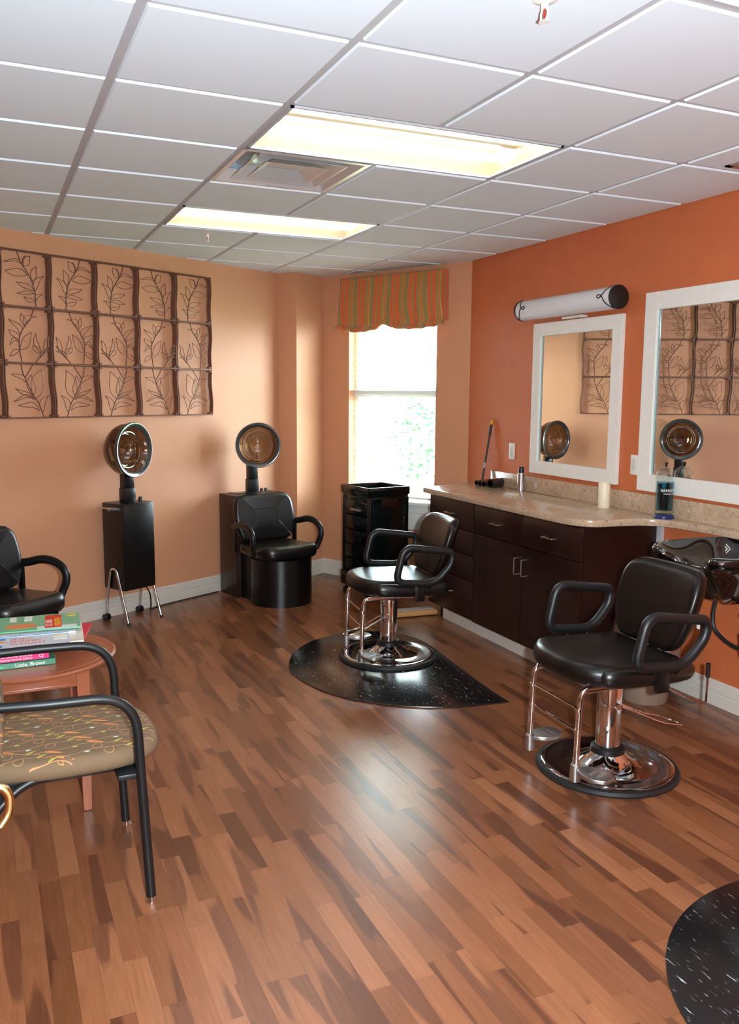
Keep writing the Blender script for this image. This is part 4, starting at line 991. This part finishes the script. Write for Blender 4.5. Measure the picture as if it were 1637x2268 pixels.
YL = radians(40)
fw = Vector((sin(YL), -cos(YL), 0)); bl_ = Vector((0.27, 2.76, 0)) - fw*0.54
dl = dryer_chair(tuple(bl_), YL, 'black dryer chair at the left edge of the photo beyond the magazine table')
hood(dl, (0.03, -0.16, 1.208), 0, s=0.94)

# ---------------------------------------------------------------- rolling trolley
tl = thing('salon_trolley', 'tall black rolling salon trolley with an open top tray in front of the window', 'trolley', (3.025, 3.80, 0), radians(10))
hx, hy = 0.170, 0.180
obj('frame', [box(sx*hx-0.02, sx*hx+0.02, sy*hy-0.02, sy*hy+0.02, 0.10, 0.82, 0.010) for sx in (-1, 1) for sy in (-1, 1)] + [box(-hx-0.01, hx+0.01, hy-0.01, hy+0.008, 0.12, 0.80)], 'trolley', tl)
obj('top_rail', [box(-hx-0.012, hx+0.012, -hy-0.012, hy+0.012, 0.775, 0.822, 0.006)], 'trolley', tl)
obj('side_panel', [box(-hx+0.01, hx-0.01, -hy-0.010, -hy-0.002, 0.12, 0.80, 0.002)], 'trolley', tl)
for z_ in (0.66, 0.46, 0.27): obj('panel_brace', xf(box(-hx+0.02, hx-0.02, -0.006, 0.006, -0.008, 0.008, 0.002), T(0, -hy-0.014, z_) @ RY(-0.05)), 'trolley', tl)
obj('label_plate', [box(-0.07, 0.075, -hy-0.020, -hy-0.010, 0.745, 0.805, 0.004)], 'brownlam', tl)
for k in range(5):
    z0 = 0.20+k*0.118
    d = obj('drawer', [box(-hx-0.016, hx-0.03, -hy+0.022, hy-0.022, z0, z0+0.108, 0.004)], 'trolley', tl)
    obj('drawer_pull', box(-hx-0.030, -hx-0.014, -0.07, 0.07, z0+0.030, z0+0.048, 0.004), 'trolley' if k < 4 else 'nickel', d)
ho = 0.200
tr_ = []
for (x0, x1, y0, y1) in ((-ho, ho, -ho, -ho+0.018), (-ho, ho, ho-0.018, ho), (-ho, -ho+0.018, -ho, ho), (ho-0.018, ho, -ho, ho)): tr_.append(box(x0, x1, y0, y1, 0.835, 0.900, 0.006))
tr_.append(box(-ho+0.01, ho-0.01, -ho+0.01, ho-0.01, 0.818, 0.845, 0.003))
obj('top_tray', tr_, 'trolley', tl)
obj('bottom_tray', [box(-ho, ho, -ho, ho, 0.085, 0.105, 0.005), box(-ho, -ho+0.014, -ho, ho, 0.09, 0.20, 0.004), box(-ho, ho, ho-0.014, ho, 0.09, 0.20, 0.004)], 'trolley', tl)
for sx in (-1, 1):
    for sy in (-1, 1):
        obj('caster', [tube([(sx*0.165-0.018, sy*0.165, 0.030), (sx*0.165-0.004, sy*0.165, 0.030)], 0.030, 20), tube([(sx*0.165+0.004, sy*0.165, 0.030), (sx*0.165+0.018, sy*0.165, 0.030)], 0.030, 20), cyl((sx*0.165, sy*0.165, 0.03), (sx*0.165, sy*0.165, 0.09), 0.009)], 'plastic', tl)

# ---------------------------------------------------------------- guest chair
gc = thing('guest_chair', 'guest chair with a brown leaf patterned seat and black tube arms, lower left', 'chair', (0.0, 0.0, 0.0))
ST = 0.492
def seat_top(x, y): return ST+0.008-0.020*max(0, (x-0.50)/0.18)**2*1.0-0.035*((y-0.44)/0.27)**4-0.02*max(0, (0.30-x)/0.2)**2
so_ = fillet([(0.10, 0.235, 0), (0.10, 0.645, 0), (0.30, 0.700, 0), (0.56, 0.690, 0), (0.672, 0.60, 0), (0.690, 0.44, 0), (0.672, 0.28, 0), (0.56, 0.190, 0), (0.30, 0.180, 0)], [0.06, 0.06, 0.1, 0.12, 0.1, 0.15, 0.1, 0.12, 0.1], 6, True)
st = obj('seat', pad(so_, 0.066, 0.031, n=120, crown=0.006, fn=lambda p: (p[0]-0.022, p[1], ST-0.046+p[2]-0.012*max(0, (p[0]-0.5)/0.18)**2)), 'fabric', gc, sharp=70)
# pattern: vines, leaves and dots lying on the seat cloth (same mesh family, a thin layer of thread)
def hits(x, y, o):
    from mathutils.bvhtree import BVHTree
    return o.ray_cast(Vector((x, y, 0.7)), Vector((0, 0, -1)))
from mathutils.bvhtree import BVHTree
def bvh(ob): 
    me = ob.data; return BVHTree.FromPolygons([v.co.copy() for v in me.vertices], [list(p.vertices) for p in me.polygons])
BV = bvh(st)
def onseat(x, y):
    h = BV.ray_cast(Vector((x, y, 0.8)), Vector((0, 0, -1)))
    return None if h[0] is None else h[0]+h[1].normalized()*(0.0007 if h[1].z > 0 else -0.0007)
def ribbon(pts, w_, proj):
    V = []; F = []
    P2 = [Vector((p[0], p[1])) for p in pts]
    run = []
    for i, p in enumerate(P2):
        d = (P2[min(i+1, len(P2)-1)]-P2[max(0, i-1)]);
        if d.length < 1e-9: continue
        d.normalize(); n = Vector((-d.y, d.x))*w_
        a, b = proj(p.x+n.x, p.y+n.y), proj(p.x-n.x, p.y-n.y)
        if a is None or b is None: run = []; continue
        i0 = len(V); V += [a, b]
        if run: F.append([run[0], run[1], i0+1, i0])
        run = [i0, i0+1]
    return V, F
def blob(c, a, L_, W_, proj, k=10, hole=False):
    V = []; ok = True
    for i in range(k):
        th = 2*pi*i/k; u = L_/2*cos(th); v = W_/2*sin(th)*(1-0.35*cos(th))
        p = proj(c[0]+u*cos(a)-v*sin(a), c[1]+u*sin(a)+v*cos(a))
        if p is None: return [], []
        V.append(p)
    return V, [list(range(k))]
def outline_leaf(c, a, L_, W_, proj, w_=0.0011):
    pts = []
    for i in range(17):
        th = 2*pi*i/16; u = L_/2*cos(th); v = W_/2*sin(th)*(1-0.4*cos(th)); pts.append((c[0]+u*cos(a)-v*sin(a), c[1]+u*sin(a)+v*cos(a)))
    return ribbon(pts, w_, proj)
def pattern(proj, x0, x1, y0, y1, seed):
    rnd = random.Random(seed); G_ = {0: [], 1: [], 2: [], 3: []}
    row = 0; y = y0
    while y < y1:
        def vy(x): return y+0.010*sin(x*26+row*1.7)+0.004*sin(x*60+row)
        pts = [(x0+(x1-x0)*k/80, vy(x0+(x1-x0)*k/80)) for k in range(81)]
        G_[0].append(ribbon(pts, 0.0014, proj))
        x = x0+(row % 3)*0.035
        k = row
        while x < x1:
            q = k % 4; s = 1 if (k//2) % 2 else -1
            if q == 0: G_[2].append(blob((x, vy(x)+s*0.013), 0.45*s, 0.060, 0.013, proj))
            elif q == 1: G_[3 if row % 2 else 1].append(blob((x, vy(x)+s*0.009), 0.1, 0.018, 0.010, proj))
            elif q == 2: G_[0].append(outline_leaf((x, vy(x)-s*0.016), 1.1*s, 0.038, 0.028, proj))
            else: G_[1].append(blob((x, vy(x)+s*0.012), 0.6*s, 0.040, 0.008, proj)); G_[2].append(outline_leaf((x+0.02, vy(x)-s*0.006), -0.5, 0.018, 0.009, proj))
            x += 0.066; k += 1
        y += 0.043; row += 1
    out = []
    for gi in range(4):
        for fr in G_[gi]:
            if fr[0]: out.append((fr, gi))
    return out
obj('seat_pattern', pattern(onseat, 0.12, 0.69, 0.19, 0.69, 3), ['vine', 'leafy', 'leafo', 'dotb'], st, sharp=80)
obj('seat_pan', [box(0.16, 0.56, 0.24, 0.64, 0.425, 0.445, 0.006), box(0.50, 0.58, 0.17, 0.70, 0.420, 0.440, 0.006)], 'frame_b', gc)
bko = fillet([(-0.215, 0, 0), (0.215, 0, 0), (0.235, 0.20, 0), (0.20, 0.40, 0), (-0.20, 0.40, 0), (-0.235, 0.20, 0)], [0.08, 0.08, 0.1, 0.1, 0.1, 0.1], 6, True)
bfn = lambda p: (0.170-0.10*p[1]-(0.055-p[2])+0.030*sin(pi*p[1]/0.40), 0.435+p[0], 0.475+p[1])
gb = obj('backrest', pad(bko, 0.055, 0.022, n=90, crown=0.008, fn=bfn), 'fabric', gc, sharp=70)
BV2 = bvh(gb)
def onback(u, v):
    h = BV2.ray_cast(Vector((0.8, u, v)), Vector((-1, 0, 0)))
    return None if h[0] is None else h[0]+Vector((0.0008, 0, 0))
obj('back_pattern', pattern(onback, 0.20, 0.67, 0.49, 0.86, 5), ['vine', 'leafy', 'leafo', 'dotb'], gb, sharp=80)
for y, dz in ((0.170, 0.0), (0.705, 0.020)):
    fr = obj('leg', tube(fillet([(0.592, y, 0.022), (0.572, y, 0.42), (0.560, y, 0.694+dz), (0.30, y, 0.700+dz), (0.115, y+(0.02 if y < .4 else -0.02), 0.704+dz), (0.02, y+(0.02 if y < .4 else -0.02), 0.69+dz)], [0, 0.05, 0.15, 0.05, 0.03, 0], 9), 0.0155, 14), 'frame_b', gc)
    obj('glide', lathe([(0, 0), (0.017, 0.0), (0.019, 0.004), (0.016, 0.016), (0.0125, 0.024), (0, 0.024)], 24, (0.592, y, 0.0)), 'chrome', fr)
    fr2 = obj('leg', tube(fillet([(0.34, y+(0.05 if y < .4 else -0.05), 0.458), (0.235, y+(0.04 if y < .4 else -0.04), 0.452), (0.14, y, 0.385), (-0.06, y, 0.022)], [0, 0.08, 0.08, 0], 8), 0.0135, 12), 'frame_b', gc)
    obj('glide', lathe([(0, 0), (0.017, 0.0), (0.019, 0.004), (0.016, 0.016), (0.0125, 0.024), (0, 0.024)], 24, (-0.062, y, 0.0)), 'chrome', fr2)
    obj('back_upright', tube([(0.165, y+(0.022 if y < .4 else -0.022), 0.402), (0.135, y+(0.022 if y < .4 else -0.022), 0.60), (0.09, y+(0.022 if y < .4 else -0.022), 0.80)], 0.012, 10), 'frame_b', gc)

# ---------------------------------------------------------------- magazine table
TB = (0.295, 1.075); TZ = 0.600
tb = thing('end_table', 'round topped cherry wood end table holding books and magazines', 'table', (TB[0], TB[1], 0))
top = obj('table_top', [lathe([(0, TZ-0.022), (0.300, TZ-0.022), (0.322, TZ-0.014), (0.326, TZ-0.006), (0.318, TZ), (0.296, TZ), (0.293, TZ-0.002), (0.290, TZ), (0, TZ)], 72)], 'cherry', tb, sharp=30)
ap = []
for (x0, x1, y0, y1) in ((-0.20, 0.20, -0.185, -0.165), (-0.20, 0.20, 0.165, 0.185), (-0.20, -0.18, -0.18, 0.18), (0.165, 0.185, -0.18, 0.18)):
    ap.append(box(x0, x1, y0, y1, TZ-0.095, TZ-0.022, 0.002))
    ap.append(box(x0-0.003, x1+0.003, y0-0.003, y1+0.003, TZ-0.090, TZ-0.082, 0.002))
obj('apron', ap, 'cherry', tb)
for sx in (-1, 1):
    for sy in (-1, 1):
        lg = obj('leg', tube([(sx*0.178, sy*0.178, 0.004), (sx*0.178, sy*0.178, TZ-0.022)], [0.021, 0.034], 4, up=(1, 1, 0)), 'cherry', tb, sharp=20)
        obj('glide', lathe([(0, 0), (0.010, 0), (0.010, 0.006), (0, 0.006)], 12, (sx*0.178, sy*0.178, 0)), 'nickel', lg)

def book(name, label, cat, x0, x1, y0, y1, z0, z1, rz, cover, pages=True, group=None):
    """spine faces -y"""
    cx_, cy_ = (x0+x1)/2, (y0+y1)/2; hx_, hy_ = (x1-x0)/2, (y1-y0)/2; h = z1-z0
    t = thing(name, label, cat, (cx_, cy_, z0), rz, group)
    th = 0.003 if h > 0.012 else 0.0008
    obj('cover', [box(-hx_, hx_, -hy_, hy_, 0, th, th*0.3, 1), box(-hx_, hx_, -hy_, hy_, h-th, h, th*0.3, 1), box(-hx_, hx_, -hy_, -hy_+th*1.3, 0, h, th*0.3, 1)], cover, t)
    obj('pages', box(-hx_+0.003, hx_-0.003, -hy_+th*1.3, hy_-0.003, th, h-th), 'paper', t)
    return t, hx_, hy_, h
z = TZ+0.0005
g_ = 'reading pile on the round table'
b1, hx1, hy1, h1 = book('hardcover_book', 'green spined photo book at the bottom of the pile on the table', 'book', 0.060, 0.375, 0.895, 1.13, z, z+0.024, radians(2), flat('green_cover', (60, 120, 90)), group=g_)
text('spine_text', 'Little, Brown', 0.020, 'white', b1, T(0.015, -hy1-0.0006, 0.005) @ RX(pi/2))
obj('spine_picture', [box(-0.10+0.03*k, -0.085+0.03*k, -hy1-0.0006, -hy1+0.001, 0.003+0.002*(k % 3), 0.014+0.003*(k % 2)) for k in range(3)], flat('leaf_green', (70, 170, 95)), b1)
z += 0.0245
b2, hx2, hy2, h2 = book('hardcover_book', 'pink spined book, second from the bottom of the pile on the table', 'book', 0.045, 0.355, 0.900, 1.13, z, z+0.030, radians(1), flat('pink_cover', (204, 40, 110)), group=g_)
text('spine_text', 'The Civil War Era at the\nNational Portrait Gallery', 0.0115, 'white', b2, T(-0.02, -hy2-0.0006, 0.017) @ RX(pi/2))
obj('spine_picture', [box(-0.085, -0.028, -hy2-0.0006, -hy2+0.001, 0.001, h2-0.001), (box(-0.075, -0.040, -hy2-0.0010, -hy2+0.001, 0.008, 0.022), 1)], [flat('spine_white', (225, 222, 220)), flat('spine_grey', (120, 120, 130))], b2)
text('spine_text', 'CJ', 0.018, 'white', b2, T(0.118, -hy2-0.0006, 0.008) @ RX(pi/2))
z += 0.0305
m1, a1, c1_, e1 = book('magazine', 'red covered magazine sticking out behind the pile on the table', 'magazine', 0.215, 0.525, 1.02, 1.26, z, z+0.008, radians(-14), flat('red_cover', (196, 34, 60)), group=g_)
z += 0.0085
m2, a2, c2_, e2 = book('magazine', 'thick catalogue with white page edges in the middle of the pile', 'magazine', 0.170, 0.495, 0.925, 1.20, z, z+0.016, radians(-4), flat('cream_cover', (214, 206, 190)), group=g_)
z2 = z+0.0165
# lower front magazine: pale cover with orange lettering, lying nearer the viewer
m3, a3, c3_, e3 = book('magazine', 'pale magazine with orange red lettering lying in front of the green one', 'magazine', 0.120, 0.435, 0.875, 1.022, z2, z2+0.006, radians(-3), flat('pale_blue_cover', (196, 204, 214), 0.25), group=g_)
text('cover_text', 'SHED\nSPRING\nWEIGHT', 0.034, flat('orange_red_ink', (224, 92, 62)), m3, T(-0.055, 0.030, e3+0.0002), 0.0001)
obj('cover_picture', [xf(lathe([(0, 0.0002), (0.035, 0.0002), (0.035, 0.0006), (0, 0.0006)], 20), T(-0.11, 0.01, e3) @ Matrix.Diagonal((1.4, 0.5, 1, 1))), (box(-0.15, -0.07, 0.035, 0.068, e3, e3+0.0004), 1), (box(-0.15, -0.08, -0.068, -0.03, e3, e3+0.0004), 1)], [flat('skin_tone_ink', (212, 150, 112)), flat('blue_ink', (84, 134, 190))], m3)
obj('address_label', [box(0.10, 0.15, -0.01, 0.06, e3, e3+0.0006), (box(0.10, 0.15, 0.058, 0.070, e3, e3+0.0006), 1)], ['white', flat('label_yellow', (232, 206, 60))], m3)
m4, a4, c4_, e4 = book('magazine', 'white spined magazine under the green one on the table', 'magazine', 0.100, 0.470, 1.035, 1.275, z2, z2+0.007, radians(-2), flat('white_blue_cover', (214, 222, 232), 0.25), group=g_)
obj('spine_line', box(-0.16, 0.16, -c4_-0.0006, -c4_+0.001, 0.0045, 0.0065), flat('spine_blue', (40, 120, 200)), m4)
z3 = z2+0.0075
m5, a5, c5_, e5 = book('magazine', 'brown and yellow covered magazine peeking out left of the green one', 'magazine', 0.120, 0.420, 1.075, 1.305, z3, z3+0.005, radians(6), flat('brown_cover', (120, 100, 70), 0.25), group=g_)
z4 = z3+0.0055
m6, a6, c6_, e6 = book('magazine', 'green covered magazine with a red title box on top of the pile', 'magazine', 0.170, 0.495, 1.055, 1.285, z4, z4+0.006, radians(-4), flat('green_magazine_cover', (104, 176, 136), 0.25), group=g_)
red = flat('red_ink', (206, 44, 36)); yl = flat('yellow_ink', (240, 206, 40)); sk_ = flat('face_ink', (206, 130, 80))
obj('cover_blocks', [(box(0.028, 0.092, -0.10, 0.100, e6, e6+0.0004), 0), (xf(lathe([(0, 0.0), (0.018, 0), (0.018, 0.0006), (0, 0.0006)], 18), T(0.130, 0.085, e6)), 1),
                     (box(-0.105, -0.08, 0.03, 0.105, e6, e6+0.0004), 2), (box(-0.05, -0.02, 0.03, 0.105, e6, e6+0.0004), 2),
                     (xf(lathe([(0, 0.0), (0.055, 0), (0.055, 0.0006), (0, 0.0006)], 24), T(-0.06, -0.045, e6) @ Matrix.Diagonal((1.1, 0.7, 1, 1))), 3), (box(0.0, 0.15, -0.113, -0.07, e6, e6+0.0003), 2)], [red, yl, flat('pale_box_ink', (214, 222, 214)), sk_], m6)
text('cover_text', '22 LBS', 0.036, 'white', m6, T(0.055, -0.075, e6+0.0006) @ RZ(pi/2), 0.0001)
text('cover_text', 'MONTH', 0.034, yl, m6, T(0.088, -0.075, e6+0.0006) @ RZ(pi/2), 0.0001)
text('cover_text', '22', 0.022, 'iron', m6, T(0.118, 0.077, e6+0.0008), 0.0001)

# ---------------------------------------------------------------- open door beside the camera with its brass handle
dr = struct('door_1', box(0.060, 0.100, -2.10, -1.20, 0.01, 2.10, 0.003), 'cherry')
dh = obj('door_handle', [tube([(0.100, -1.268, 1.090), (0.110, -1.268, 1.090)], 0.028, 28), tube([(0.110, -1.268, 1.090), (0.150, -1.268, 1.090)], 0.009, 14),
                         tube(fillet([(0.145, -1.268, 1.090), (0.172, -1.268, 1.100), (0.182, -1.270, 1.085), (0.180, -1.275, 1.062), (0.168, -1.28, 1.048)], 0.012, 5), 0.0065, 12)], 'brass', dr)
